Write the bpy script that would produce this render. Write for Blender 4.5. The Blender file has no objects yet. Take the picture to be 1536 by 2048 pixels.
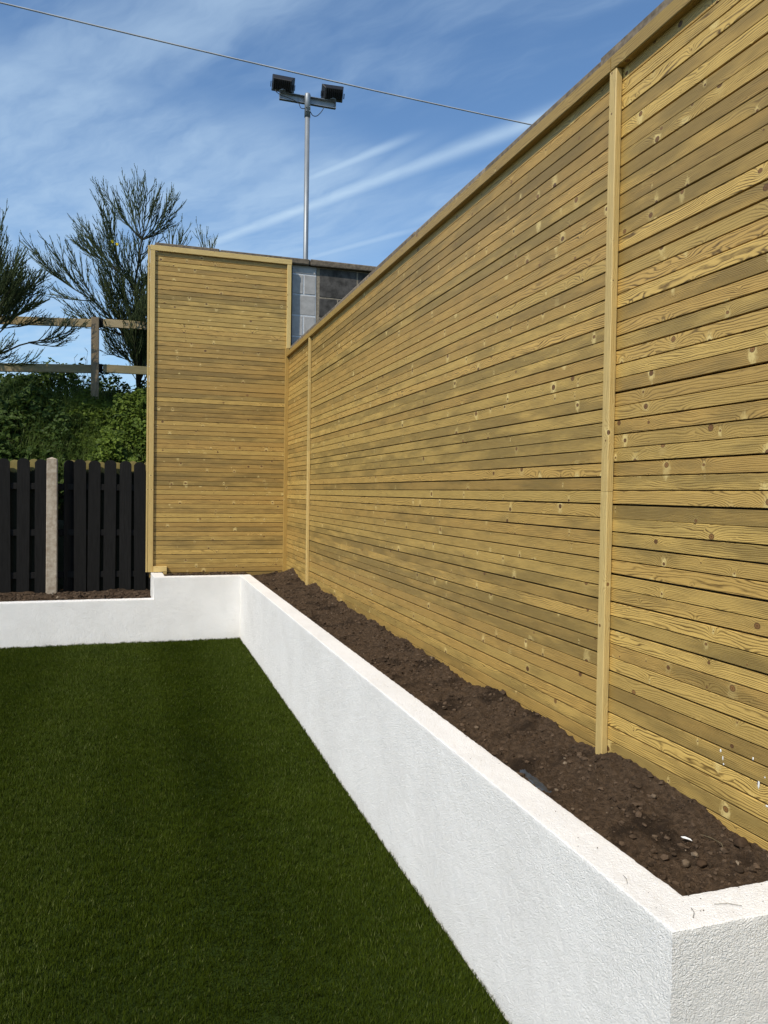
import bpy, bmesh, math, random
import numpy as np
from mathutils import Vector, Matrix
random.seed(7)
rng = np.random.default_rng(7)
C = bpy.context.scene.collection
SC = bpy.context.scene

# ------------------------------------------------------------------ camera, sky, sun, exposure
cam_data = bpy.data.cameras.new('camera')
cam = bpy.data.objects.new('camera', cam_data)
C.objects.link(cam)
cam_data.sensor_fit = 'VERTICAL'
cam_data.sensor_height = 36.0
cam_data.lens = 1540.0/2048.0*36.0
cam_data.clip_start = 0.05
cam_data.clip_end = 2000.0
# columns: right, up, back (world: X right across the garden, Y along the fence, Z up)
cr = Vector((0.952, -0.306, 0.015)).normalized()
cf = Vector((0.3071, 0.9512, -0.0243)).normalized()
cu = cr.cross(cf).normalized()
cr = cf.cross(cu).normalized()
cam.matrix_world = Matrix(((cr.x, cu.x, -cf.x, 0.0), (cr.y, cu.y, -cf.y, 0.0), (cr.z, cu.z, -cf.z, 1.6), (0, 0, 0, 1)))
SC.camera = cam

SUN_EL = math.radians(47.0)
SUN_AZ = math.radians(52.5)            # from -Y towards -X: behind the camera and to its left
sun_dir = Vector((-math.sin(SUN_AZ)*math.cos(SUN_EL), -math.cos(SUN_AZ)*math.cos(SUN_EL), math.sin(SUN_EL)))

world = bpy.data.worlds.new('World')
SC.world = world
world.use_nodes = True


class NT:
    """Tiny wrapper to write node trees as expressions."""
    def __init__(self, tree):
        self.t = tree
        self.n = tree.nodes
        self.l = tree.links

    def new(self, typ, **kw):
        nd = self.n.new(typ)
        for k, v in kw.items():
            setattr(nd, k, v)
        return nd

    def put(self, sock, val):
        if hasattr(val, 'is_output'):
            self.l.new(val, sock)
        elif val is not None:
            sock.default_value = val

    def m(self, op, a, b=None, c=None, clamp=False):
        nd = self.new('ShaderNodeMath', operation=op, use_clamp=clamp)
        self.put(nd.inputs[0], a)
        if b is not None:
            self.put(nd.inputs[1], b)
        if c is not None:
            self.put(nd.inputs[2], c)
        return nd.outputs[0]

    def vm(self, op, a, b=None, scale=None):
        nd = self.new('ShaderNodeVectorMath', operation=op)
        self.put(nd.inputs[0], a)
        if b is not None:
            self.put(nd.inputs[1], b)
        if scale is not None:
            self.put(nd.inputs['Scale'], scale)
        return nd.outputs['Value'] if op in ('DOT_PRODUCT', 'LENGTH', 'DISTANCE') else nd.outputs['Vector']

    def sep(self, v):
        nd = self.new('ShaderNodeSeparateXYZ')
        self.put(nd.inputs[0], v)
        return nd.outputs[0], nd.outputs[1], nd.outputs[2]

    def comb(self, x=0.0, y=0.0, z=0.0):
        nd = self.new('ShaderNodeCombineXYZ')
        self.put(nd.inputs[0], x); self.put(nd.inputs[1], y); self.put(nd.inputs[2], z)
        return nd.outputs[0]

    def ss(self, v, a, b, lo=0.0, hi=1.0):
        nd = self.new('ShaderNodeMapRange', interpolation_type='SMOOTHSTEP')
        self.put(nd.inputs[0], v)
        nd.inputs[1].default_value = a; nd.inputs[2].default_value = b
        nd.inputs[3].default_value = lo; nd.inputs[4].default_value = hi
        return nd.outputs[0]

    def lin(self, v, a, b, lo=0.0, hi=1.0):
        nd = self.new('ShaderNodeMapRange')
        self.put(nd.inputs[0], v)
        nd.inputs[1].default_value = a; nd.inputs[2].default_value = b
        nd.inputs[3].default_value = lo; nd.inputs[4].default_value = hi
        return nd.outputs[0]

    def noise(self, vec, scale=1.0, detail=2.0, rough=0.5, dist=0.0, color=False):
        nd = self.new('ShaderNodeTexNoise')
        if vec is not None:
            self.put(nd.inputs['Vector'], vec)
        nd.inputs['Scale'].default_value = scale
        nd.inputs['Detail'].default_value = detail
        nd.inputs['Roughness'].default_value = rough
        nd.inputs['Distortion'].default_value = dist
        return nd.outputs['Color'] if color else nd.outputs['Fac']

    def mix(self, f, a, b, blend='MIX'):
        nd = self.new('ShaderNodeMix', data_type='RGBA', blend_type=blend)
        self.put(nd.inputs[0], f)
        for i, v in ((6, a), (7, b)):
            if isinstance(v, tuple) and len(v) == 3:
                v = v + (1.0,)
            self.put(nd.inputs[i], v)
        return nd.outputs[2]

    def scalecol(self, col, f):
        return self.vm('SCALE', col, scale=f)


def build_sky():
    t = NT(world.node_tree)
    t.n.clear()
    out = t.new('ShaderNodeOutputWorld')
    bg = t.new('ShaderNodeBackground')
    sky = t.new('ShaderNodeTexSky')
    sky.sky_type = 'NISHITA'
    sky.sun_disc = False
    sky.sun_elevation = SUN_EL
    # with rotation 0 the Nishita sun stands towards +Y and turns clockwise seen from above
    sky.sun_rotation = math.atan2(sun_dir.x, sun_dir.y)
    sky.altitude = 50.0
    sky.air_density = 1.0
    sky.dust_density = 0.6
    sky.ozone_density = 1.3
    d = t.new('ShaderNodeTexCoord').outputs['Generated']
    dx, dy, dz = t.sep(d)
    zc = t.m('MAXIMUM', dz, 0.06)
    px = t.m('DIVIDE', dx, zc)
    py = t.m('DIVIDE', dy, zc)
    # veil of cirrus, streaky and torn, lying over the far half of the sky
    p = t.comb(px, py, 0.0)
    warp = t.noise(p, 1.3, 4, 0.6, color=True)
    pw = t.vm('ADD', p, t.vm('SCALE', t.vm('SUBTRACT', warp, (0.5, 0.5, 0.5)), scale=0.35))
    wx, wy, _ = t.sep(pw)
    # streak direction about 25 degrees off the Y axis
    ca, sa = math.cos(math.radians(28)), math.sin(math.radians(28))
    along = t.m('ADD', t.m('MULTIPLY', wx, -sa), t.m('MULTIPLY', wy, ca))
    across = t.m('ADD', t.m('MULTIPLY', wx, ca), t.m('MULTIPLY', wy, sa))
    streak = t.noise(t.comb(t.m('MULTIPLY', across, 2.6), t.m('MULTIPLY', along, 0.9), 0.0), 1.0, 5, 0.55)
    broad = t.noise(pw, 0.9, 3, 0.5)
    fine = t.noise(t.comb(t.m('MULTIPLY', across, 9.0), t.m('MULTIPLY', along, 2.6), 2.0), 1.0, 5, 0.6)
    q = t.m('SUBTRACT', wy, t.m('MULTIPLY', wx, 0.35))
    veil = t.m('MULTIPLY', t.ss(q, 1.78, 2.25), t.ss(wx, 0.45, 1.15, 1.0, 0.30))
    tex = t.m('ADD', t.m('MULTIPLY', streak, 0.62), t.m('MULTIPLY', fine, 0.38))
    c1 = t.m('MULTIPLY', veil, t.ss(tex, 0.22, 0.70))
    c2 = t.m('MULTIPLY', t.ss(t.m('ADD', t.m('MULTIPLY', broad, 0.55), t.m('MULTIPLY', tex, 0.5)), 0.46, 0.72), 0.60)
    cl = t.m('MAXIMUM', t.m('MULTIPLY', c1, 0.62), c2)
    # vapour trails: straight bands across the cloud plane
    def trail(a, b, w, amp, soft):
        ax, ay = a; bx, by = b
        ln = math.hypot(bx-ax, by-ay)
        ux, uy = (bx-ax)/ln, (by-ay)/ln
        nx, ny = -uy, ux
        jx = t.m('ADD', px, t.m('MULTIPLY', t.m('SUBTRACT', fine, 0.5), 0.02))
        s = t.m('ADD', t.m('MULTIPLY', jx, ux), t.m('MULTIPLY', py, uy))
        s = t.m('SUBTRACT', s, ax*ux+ay*uy)
        n = t.m('SUBTRACT', t.m('ADD', t.m('MULTIPLY', jx, nx), t.m('MULTIPLY', py, ny)), ax*nx+ay*ny)
        g = t.m('POWER', 2.71828, t.m('MULTIPLY', t.m('POWER', t.m('DIVIDE', t.m('ABSOLUTE', n), w), 2.0), -1.0))
        e = t.m('MULTIPLY', t.ss(s, -soft, soft), t.ss(s, ln-soft, ln+soft, 1.0, 0.0))
        return t.m('MULTIPLY', t.m('MULTIPLY', g, e), t.m('MULTIPLY', t.ss(tex, 0.25, 0.6, 0.55, 1.0), amp))
    for tr in (trail((0.25, 3.27), (1.15, 1.60), 0.040, 0.72, 0.22),
               trail((0.50, 2.48), (0.72, 2.075), 0.024, 0.50, 0.12),
               trail((0.62, 3.38), (1.02, 2.73), 0.030, 0.40, 0.2),
               trail((0.52, 2.95), (0.78, 2.10), 0.035, 0.30, 0.2),
               trail((0.95, 2.75), (1.12, 2.35), 0.05, 0.30, 0.2),
               trail((-0.55, 2.0), (0.30, 2.75), 0.07, 0.22, 0.3)):
        cl = t.m('MAXIMUM', cl, t.m('ADD', tr, t.m('MULTIPLY', cl, 0.45)))
    cl = t.m('MULTIPLY', cl, t.ss(dz, 0.0, 0.10), clamp=True)
    tinted = t.mix(1.0, sky.outputs[0], (0.84, 1.06, 1.22), 'MULTIPLY')
    col = t.mix(cl, tinted, (4.2, 5.6, 7.1))
    t.put(bg.inputs[0], col)
    bg.inputs[1].default_value = 0.13
    t.l.new(bg.outputs[0], out.inputs[0])


build_sky()
sun_data = bpy.data.lights.new('sun', 'SUN')
sun_data.energy = 4.4
sun_data.angle = math.radians(0.5)
sun_data.color = (1.0, 0.92, 0.785)
sun = bpy.data.objects.new('sun', sun_data)
C.objects.link(sun)
sun.rotation_euler = sun_dir.to_track_quat('Z', 'Y').to_euler()
sun.location = (-6, -6, 9)

SC.view_settings.view_transform = 'Standard'
SC.view_settings.look = 'None'
SC.view_settings.exposure = 0.0
SC.view_settings.gamma = 1.0
SC.view_settings.use_curve_mapping = False


# ------------------------------------------------------------------ helpers
def tag(o, label=None, cat=None, group=None, kind=None):
    if label: o['label'] = label
    if cat: o['category'] = cat
    if group: o['group'] = group
    if kind: o['kind'] = kind
    return o


def thing(name, label, cat, loc=(0, 0, 0), group=None):
    o = bpy.data.objects.new(name, None)
    o.empty_display_size = 0.1
    o.location = loc
    C.objects.link(o)
    return tag(o, label, cat, group)


def link(name, me, mat=None, parent=None, loc=None, rot=None):
    """Link a mesh as an object; with a parent the location is in world terms (parents are never rotated)."""
    if mat is not None and len(me.materials) == 0:
        me.materials.append(mat)
    o = bpy.data.objects.new(name, me)
    C.objects.link(o)
    base = Vector(loc) if loc is not None else Vector((0, 0, 0))
    if parent is not None:
        o.parent = parent
        base = base - Vector(parent_world(parent))
    o.location = base
    if rot is not None:
        o.rotation_euler = rot
    return o


def parent_world(p):
    v = Vector(p.location)
    while p.parent is not None:
        p = p.parent
        v += Vector(p.location)
    return v


def mesh_np(name, verts, faces, smooth=False):
    """verts (n,3), faces (m,k) arrays of one size."""
    verts = np.asarray(verts, dtype=np.float32)
    faces = np.asarray(faces, dtype=np.int32)
    me = bpy.data.meshes.new(name)
    me.vertices.add(len(verts))
    me.vertices.foreach_set('co', verts.ravel())
    k = faces.shape[1]
    me.loops.add(faces.size)
    me.loops.foreach_set('vertex_index', faces.ravel())
    me.polygons.add(len(faces))
    me.polygons.foreach_set('loop_start', np.arange(0, faces.size, k, dtype=np.int32))
    me.polygons.foreach_set('loop_total', np.full(len(faces), k, dtype=np.int32))
    if smooth:
        me.polygons.foreach_set('use_smooth', np.ones(len(faces), dtype=bool))
    me.update(calc_edges=True)
    me.validate()
    return me


def mesh_bm(name, bm, smooth=False):
    me = bpy.data.meshes.new(name)
    bmesh.ops.recalc_face_normals(bm, faces=bm.faces)
    bm.to_mesh(me)
    bm.free()
    if smooth:
        for p in me.polygons:
            p.use_smooth = True
    return me


def bm_box(bm, lo, hi, bev=0.0):
    r = bmesh.ops.create_cube(bm, size=1.0)
    vs = r['verts']
    c = [(a+b)/2 for a, b in zip(lo, hi)]
    s = [b-a for a, b in zip(lo, hi)]
    for v in vs:
        v.co = Vector((v.co.x*s[0]+c[0], v.co.y*s[1]+c[1], v.co.z*s[2]+c[2]))
    if bev > 0:
        es = set()
        for v in vs:
            for e in v.link_edges:
                es.add(e)
        bmesh.ops.bevel(bm, geom=list(es), offset=bev, segments=1, affect='EDGES')
    return vs


def box_mesh(name, lo, hi, bev=0.0):
    bm = bmesh.new()
    bm_box(bm, lo, hi, bev)
    return mesh_bm(name, bm)


def stick(name, L, W, T, ch=0.002):
    """A planed length of timber along local X (0..L), W in local Z, T in local Y, arrises taken off."""
    w, d = W/2, T/2
    prof = [(-d+ch, -w), (d-ch, -w), (d, -w+ch), (d, w-ch), (d-ch, w), (-d+ch, w), (-d, w-ch), (-d, -w+ch)]
    bm = bmesh.new()
    a = [bm.verts.new((0, y, z)) for y, z in prof]
    b = [bm.verts.new((L, y, z)) for y, z in prof]
    n = len(prof)
    for i in range(n):
        bm.faces.new((a[i], a[(i+1) % n], b[(i+1) % n], b[i]))
    bm.faces.new(a[::-1])
    bm.faces.new(b)
    return mesh_bm(name, bm)


def tube_arrays(pts, radii, sides=5):
    pts = [Vector(p) for p in pts]
    vs, fs = [], []
    prev = None
    for i, p in enumerate(pts):
        d = (pts[min(i+1, len(pts)-1)] - pts[max(i-1, 0)])
        if d.length < 1e-9:
            d = Vector((0, 0, 1))
        d.normalize()
        if prev is None:
            a = d.orthogonal().normalized()
        else:
            a = (prev - d*prev.dot(d))
            a = a.normalized() if a.length > 1e-6 else d.orthogonal().normalized()
        prev = a
        b = d.cross(a)
        r = radii[i] if hasattr(radii, '__len__') else radii
        for k in range(sides):
            an = 2*math.pi*k/sides
            vs.append(p + a*(math.cos(an)*r) + b*(math.sin(an)*r))
        if i:
            for k in range(sides):
                o0, o1 = (i-1)*sides, i*sides
                fs.append((o0+k, o0+(k+1) % sides, o1+(k+1) % sides, o1+k))
    return vs, fs


def tube_mesh(name, pts, radii, sides=8, smooth=True, caps=True):
    vs, fs = tube_arrays(pts, radii, sides)
    me = bpy.data.meshes.new(name)
    if caps:
        fs = fs + [tuple(range(sides))[::-1], tuple(range(len(vs)-sides, len(vs)))]
    me.from_pydata([tuple(v) for v in vs], [], fs)
    if smooth:
        for p in me.polygons:
            p.use_smooth = len(p.vertices) == 4
    me.update()
    return me


_tab = rng.random((64, 64, 64)).astype(np.float32)
def vnoise(x, y, z):
    """Smooth value noise 0..1 on arrays."""
    xi, yi, zi = np.floor(x).astype(int), np.floor(y).astype(int), np.floor(z).astype(int)
    fx, fy, fz = x-xi, y-yi, z-zi
    fx, fy, fz = [f*f*(3-2*f) for f in (fx, fy, fz)]
    r = 0
    for a in (0, 1):
        for b in (0, 1):
            for c in (0, 1):
                w = (fx if a else 1-fx)*(fy if b else 1-fy)*(fz if c else 1-fz)
                r = r + w*_tab[(xi+a) & 63, (yi+b) & 63, (zi+c) & 63]
    return r


def fbm(x, y, z, octs=4, gain=0.5):
    s, a, t = 0, 1.0, 0
    for o in range(octs):
        f = 2.0**o
        s = s + a*vnoise(x*f+o*7.3, y*f+o*3.1, z*f+o*11.7)
        t += a
        a *= gain
    return s/t


# ------------------------------------------------------------------ materials
def new_mat(name):
    m = bpy.data.materials.new(name)
    m.use_nodes = True
    t = NT(m.node_tree)
    b = t.n['Principled BSDF']
    return m, t, b


def set_spec(b, v):
    b.inputs['Specular IOR Level'].default_value = v


def bump(t, b, h, dist=0.001, strength=1.0, normal=None):
    nd = t.new('ShaderNodeBump')
    nd.inputs['Strength'].default_value = strength
    nd.inputs['Distance'].default_value = dist
    t.put(nd.inputs['Height'], h)
    if normal is not None:
        t.put(nd.inputs['Normal'], normal)
    t.put(b.inputs['Normal'], nd.outputs[0])
    return nd.outputs[0]


def wood(name, light, dark, olive, warm, olive_amt=0.5, knot_amt=1.0, contrast=1.0):
    """Planed, pressure treated softwood; grain runs along local X, knots deflect it."""
    m, t, b = new_mat(name)
    co = t.new('ShaderNodeTexCoord').outputs['Object']
    rnd = t.new('ShaderNodeObjectInfo').outputs['Random']
    r2 = t.m('FRACT', t.m('MULTIPLY', rnd, 57.31))
    r3 = t.m('FRACT', t.m('MULTIPLY', rnd, 913.7))
    r4 = t.m('FRACT', t.m('MULTIPLY', rnd, 3391.3))
    x, y, z = t.sep(co)
    # side faces carry the grain on their own breadth
    v = t.m('ADD', z, t.m('MULTIPLY', y, 0.9))
    u = t.m('ADD', x, t.m('MULTIPLY', rnd, 173.0))
    # knots
    su, sv = 0.15, 0.080
    vv = t.m('ADD', v, t.m('MULTIPLY', r2, 9.0))
    vor = t.new('ShaderNodeTexVoronoi', voronoi_dimensions='2D')
    vor.inputs['Scale'].default_value = 1.0
    t.put(vor.inputs['Vector'], t.comb(t.m('DIVIDE', u, su), t.m('DIVIDE', vv, sv), 0.0))
    kx, ky, _ = t.sep(vor.outputs['Position'])
    wob = t.noise(t.comb(t.m('MULTIPLY', u, 60.0), t.m('MULTIPLY', vv, 60.0), 0.0), 1.0, 2)
    du = t.m('SUBTRACT', u, t.m('MULTIPLY', kx, su))
    dv = t.m('SUBTRACT', vv, t.m('MULTIPLY', ky, sv))
    dist = t.m('SQRT', t.m('ADD', t.m('POWER', t.m('ABSOLUTE', t.m('MULTIPLY', du, 0.85)), 2.0), t.m('POWER', t.m('ABSOLUTE', dv), 2.0)))
    dist = t.m('ADD', dist, t.m('MULTIPLY', t.m('SUBTRACT', wob, 0.5), 0.003))
    kr, kg, kb = t.sep(vor.outputs['Color'])
    # few large knots, many pin knots
    rad = t.m('ADD', t.m('MULTIPLY', t.m('POWER', t.lin(kr, 0.15, 1.0), 2.6), 0.0150*knot_amt), 0.00005)
    nd = t.m('DIVIDE', dist, rad)
    infl = t.m('POWER', 2.71828, t.m('MULTIPLY', nd, -0.42))
    # grain field: level sets of height + slow wander + a bump round every knot
    wander = t.noise(t.comb(t.m('MULTIPLY', u, 1.7), t.m('MULTIPLY', v, 15.0), t.m('MULTIPLY', r2, 40.0)), 1.0, 2, 0.45)
    wander2 = t.noise(t.comb(t.m('MULTIPLY', u, 8.0), t.m('MULTIPLY', v, 26.0), t.m('MULTIPLY', r3, 40.0)), 1.0, 2, 0.5)
    freq = t.lin(r3, 0.0, 1.0, 100.0, 230.0)
    g = t.m('MULTIPLY', v, freq)
    g = t.m('ADD', g, t.m('MULTIPLY', wander, t.lin(r4, 0.0, 1.0, 4.0, 12.0)))
    g = t.m('ADD', g, t.m('MULTIPLY', wander2, 1.9))
    g = t.m('ADD', g, t.m('MULTIPLY', infl, t.lin(kg, 0.0, 1.0, 3.0, 8.0)))
    ring = t.m('ADD', t.m('MULTIPLY', t.m('SINE', t.m('MULTIPLY', g, 6.2832)), 0.5), 0.5)
    ring = t.m('POWER', ring, 3.0)
    fib = t.noise(t.comb(t.m('MULTIPLY', u, 11.0), t.m('MULTIPLY', v, 420.0), 0.0), 1.0, 3, 0.65)
    patch = t.noise(t.comb(t.m('MULTIPLY', u, 2.3), t.m('MULTIPLY', v, 12.0), t.m('MULTIPLY', r4, 30.0)), 1.0, 4, 0.6)
    # base tone of each board
    tone = t.mix(t.ss(r2, 0.05, 0.95), light, warm)
    ol = t.m('MULTIPLY', t.ss(t.m('ADD', patch, t.m('MULTIPLY', t.m('SUBTRACT', r3, 0.5), 0.34)), 0.44, 0.72), olive_amt)
    tone = t.mix(ol, tone, olive)
    tone = t.scalecol(tone, t.lin(t.m('ADD', r4, t.m('MULTIPLY', patch, 0.7)), 0.0, 1.7, 0.66, 1.30))
    lines = t.m('MULTIPLY', ring, t.lin(wander2, 0.3, 0.7, 0.50*contrast, 1.30*contrast))
    lines = t.m('MULTIPLY', t.m('MULTIPLY', lines, t.lin(fib, 0.3, 0.7, 1.15, 0.55)), t.lin(r4, 0.0, 1.0, 0.6, 1.1), clamp=True)
    col = t.mix(lines, tone, dark)
    col = t.scalecol(col, t.lin(fib, 0.25, 0.75, 0.78, 1.17))
    # pale clear wood flares out across the board on either side of a knot
    rag = t.noise(t.comb(t.m('MULTIPLY', u, 130.0), t.m('MULTIPLY', vv, 70.0), 0.0), 1.0, 3, 0.6)
    fl = t.m('SQRT', t.m('ADD', t.m('POWER', t.m('ABSOLUTE', t.m('MULTIPLY', du, 0.95)), 2.0), t.m('POWER', t.m('ABSOLUTE', t.m('MULTIPLY', t.m('ADD', dv, t.m('MULTIPLY', rad, t.lin(kb, 0.0, 1.0, -1.3, 1.3))), 0.50)), 2.0)))
    fl = t.m('ADD', t.m('DIVIDE', fl, rad), t.m('MULTIPLY', t.m('SUBTRACT', rag, 0.5), 3.4))
    halo = t.m('MULTIPLY', t.ss(fl, 0.5, 2.1, 1.0, 0.0), t.ss(rad, 0.0006, 0.003))
    halo = t.m('MULTIPLY', halo, t.lin(kg, 0.25, 1.0, 0.0, 0.95))
    col = t.mix(t.m('MULTIPLY', halo, 0.85), col, (0.74, 0.57, 0.23))
    core = t.m('MULTIPLY', t.ss(nd, 0.66, 0.92, 1.0, 0.0), t.ss(rad, 0.0006, 0.0016))
    kc = t.mix(kb, (0.12, 0.055, 0.018), (0.27, 0.135, 0.040))
    rim = t.m('MULTIPLY', t.ss(nd, 0.45, 0.75), 0.75)
    kc = t.mix(rim, kc, (0.055, 0.026, 0.010))
    kc = t.mix(t.ss(nd, 0.0, 0.3, 0.8, 0.0), kc, (0.07, 0.034, 0.014))
    col = t.mix(core, col, kc)
    t.put(b.inputs['Base Color'], col)
    b.inputs['Roughness'].default_value = 0.48
    set_spec(b, 0.42)
    h = t.m('SUBTRACT', t.m('MULTIPLY', fib, 0.5), t.m('MULTIPLY', ring, 0.8))
    bump(t, b, h, 0.0005, 0.8)
    return m


M = {}
M['slat'] = wood('slat_timber', (0.56, 0.372, 0.106), (0.125, 0.069, 0.016), (0.205, 0.142, 0.044), (0.475, 0.295, 0.082), 0.70)
M['batten'] = wood('batten_timber', (0.64, 0.470, 0.185), (0.34, 0.215, 0.065), (0.48, 0.37, 0.140), (0.60, 0.42, 0.155), 0.35, 0.8, 0.85)
M['corner'] = wood('corner_timber', (0.52, 0.33, 0.088), (0.24, 0.13, 0.03), (0.44, 0.29, 0.08), (0.48, 0.30, 0.075), 0.3, 0.6, 0.9)
M['cap'] = wood('cap_timber', (0.45, 0.305, 0.085), (0.150, 0.090, 0.022), (0.22, 0.165, 0.050), (0.38, 0.24, 0.065), 0.6, 1.0)
M['rail'] = wood('weathered_rail', (0.38, 0.29, 0.150), (0.13, 0.095, 0.050), (0.20, 0.18, 0.080), (0.33, 0.25, 0.130), 0.8, 0.5)
M['rail_post'] = wood('weathered_post', (0.25, 0.185, 0.105), (0.09, 0.065, 0.038), (0.13, 0.12, 0.06), (0.17, 0.12, 0.07), 0.6, 0.4)


def stucco():
    m, t, b = new_mat('white_textured_render')
    co = t.new('ShaderNodeTexCoord').outputs['Object']
    n1 = t.noise(co, 3.0, 3, 0.6)
    n2 = t.noise(co, 26.0, 3, 0.6)
    x, y, z = t.sep(co)
    drip = t.noise(t.comb(t.m('MULTIPLY', x, 14.0), t.m('MULTIPLY', y, 14.0), t.m('MULTIPLY', z, 1.2)), 1.0, 3, 0.5)
    col = t.mix(t.ss(n1, 0.35, 0.7), (0.88, 0.850, 0.81), (0.82, 0.79, 0.75))
    col = t.mix(t.m('MULTIPLY', t.ss(n2, 0.55, 0.75), 0.18), col, (0.66, 0.65, 0.63))
    col = t.mix(t.m('MULTIPLY', t.ss(drip, 0.5, 0.8), 0.10), col, (0.72, 0.72, 0.70))
    # splash marks and soil dust just above the turf
    low = t.m('MULTIPLY', t.ss(t.m('ADD', z, t.m('MULTIPLY', n2, 0.06)), 0.02, 0.13, 1.0, 0.0), 0.22)
    col = t.mix(low, col, (0.60, 0.56, 0.50))
    t.put(b.inputs['Base Color'], col)
    b.inputs['Roughness'].default_value = 0.75
    set_spec(b, 0.3)
    # worm-like trowelled relief: a warped field of short ridges
    wv = t.vm('ADD', co, t.vm('SCALE', t.noise(co, 60.0, 2, 0.5, color=True), scale=0.007))
    w1 = t.noise(wv, 165.0, 2, 0.55)
    ridge = t.m('ABSOLUTE', t.m('SUBTRACT', w1, 0.5))
    w2 = t.noise(co, 260.0, 2, 0.5)
    w3 = t.noise(co, 120.0, 3, 0.6)
    h = t.m('ADD', t.m('MULTIPLY', t.ss(ridge, 0.0, 0.16, 1.0, 0.0), 0.38), t.m('ADD', t.m('MULTIPLY', w2, 0.35), t.m('MULTIPLY', w3, 0.9)))
    bump(t, b, h, 0.0036, 0.9)
    return m


M['render'] = stucco()


def soil(name, a, bcol, wet):
    m, t, b = new_mat(name)
    co = t.new('ShaderNodeTexCoord').outputs['Object']
    n1 = t.noise(co, 5.0, 3, 0.6)
    n2 = t.noise(co, 55.0, 5, 0.68)
    n3 = t.noise(co, 220.0, 3, 0.6)
    x, y, z = t.sep(co)
    col = t.mix(t.ss(n2, 0.3, 0.7), a, bcol)
    # moist patches keep their own outline
    col = t.mix(t.m('MULTIPLY', t.ss(n1, 0.50, 0.66), 0.8), col, wet)
    col = t.mix(t.m('MULTIPLY', t.ss(n3, 0.66, 0.76), 0.5), col, (0.17, 0.125, 0.085))
    t.put(b.inputs['Base Color'], col)
    b.inputs['Roughness'].default_value = 0.95
    set_spec(b, 0.12)
    bump(t, b, t.m('ADD', n2, t.m('MULTIPLY', n3, 0.6)), 0.016, 1.0)
    return m


M['soil'] = soil('garden_soil', (0.052, 0.034, 0.0205), (0.122, 0.080, 0.049), (0.024, 0.0155, 0.0095))


def clod_mat():
    m, t, b = new_mat('soil_clod')
    co = t.new('ShaderNodeTexCoord').outputs['Object']
    isl = t.new('ShaderNodeNewGeometry').outputs['Random Per Island']
    n2 = t.noise(co, 120.0, 4, 0.6)
    col = t.mix(isl, (0.036, 0.024, 0.015), (0.100, 0.068, 0.044))
    col = t.mix(t.ss(isl, 0.982, 0.988), col, (0.19, 0.145, 0.10))
    col = t.scalecol(col, t.lin(n2, 0.3, 0.7, 0.7, 1.25))
    t.put(b.inputs['Base Color'], col)
    b.inputs['Roughness'].default_value = 0.95
    set_spec(b, 0.12)
    bump(t, b, n2, 0.004, 0.8)
    return m


M['clod'] = clod_mat()


def plain(name, col, rough=0.7, spec=0.3, vary=0.2, scale=20.0, bumpd=0.0, metal=0.0, second=None, stretch=(1, 1, 1)):
    m, t, b = new_mat(name)
    co = t.new('ShaderNodeTexCoord').outputs['Object']
    co = t.vm('MULTIPLY', co, stretch)
    rnd = t.new('ShaderNodeObjectInfo').outputs['Random']
    co = t.vm('ADD', co, t.vm('SCALE', t.comb(1.0, 0.7, 0.3), scale=t.m('MULTIPLY', rnd, 50.0)))
    n = t.noise(co, scale, 5, 0.62)
    c2 = second if second else tuple(v*(1-2*vary) for v in col)
    c = t.mix(t.ss(n, 0.3, 0.7), col, c2)
    c = t.scalecol(c, t.lin(rnd, 0, 1, 1-vary*0.6, 1+vary*0.6))
    t.put(b.inputs['Base Color'], c)
    b.inputs['Roughness'].default_value = rough
    b.inputs['Metallic'].default_value = metal
    set_spec(b, spec)
    if bumpd:
        bump(t, b, n, bumpd, 0.8)
    return m


M['coping'] = plain('weathered_coping', (0.215, 0.175, 0.130), 0.9, 0.2, 0.3, 30.0, 0.004, second=(0.105, 0.085, 0.065))
M['block_dark'] = plain('dark_block', (0.090, 0.084, 0.078), 0.9, 0.2, 0.3, 11.0, 0.005, second=(0.032, 0.030, 0.028))
M['block_paint'] = plain('painted_block', (0.37, 0.362, 0.355), 0.8, 0.2, 0.10, 14.0, 0.004, second=(0.29, 0.283, 0.276))
M['mortar'] = plain('mortar', (0.30, 0.255, 0.195), 0.95, 0.1, 0.2, 40.0, 0.002)
M['mortar_paint'] = plain('painted_mortar', (0.55, 0.57, 0.60), 0.85, 0.2, 0.1, 40.0, 0.002)
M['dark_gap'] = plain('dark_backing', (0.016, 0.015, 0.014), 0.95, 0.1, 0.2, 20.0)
M['black_stain'] = plain('black_stained_board', (0.0062, 0.0056, 0.0050), 0.7, 0.15, 0.25, 6.0, 0.0012, second=(0.0125, 0.0115, 0.0105), stretch=(14, 14, 0.8))
M['raw_board'] = plain('bare_board', (0.235, 0.190, 0.070), 0.8, 0.2, 0.2, 6.0, 0.001, second=(0.12, 0.095, 0.035), stretch=(12, 12, 1))
M['concrete'] = plain('concrete_post', (0.47, 0.40, 0.31), 0.92, 0.2, 0.18, 22.0, 0.003, second=(0.30, 0.235, 0.17))
M['galv'] = plain('galvanised_steel', (0.30, 0.32, 0.34), 0.5, 0.5, 0.12, 12.0, metal=0.5, second=(0.22, 0.24, 0.26), stretch=(1, 1, 0.3))
M['housing'] = plain('black_housing', (0.012, 0.012, 0.014), 0.5, 0.4, 0.15, 20.0)
M['lens'] = plain('lamp_glass', (0.05, 0.055, 0.06), 0.15, 0.6, 0.1, 5.0)
M['cable'] = plain('black_cable', (0.02, 0.021, 0.024), 0.5, 0.4, 0.1, 5.0)
M['wire'] = plain('grey_overhead_cable', (0.42, 0.43, 0.45), 0.4, 0.6, 0.1, 5.0)
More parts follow.
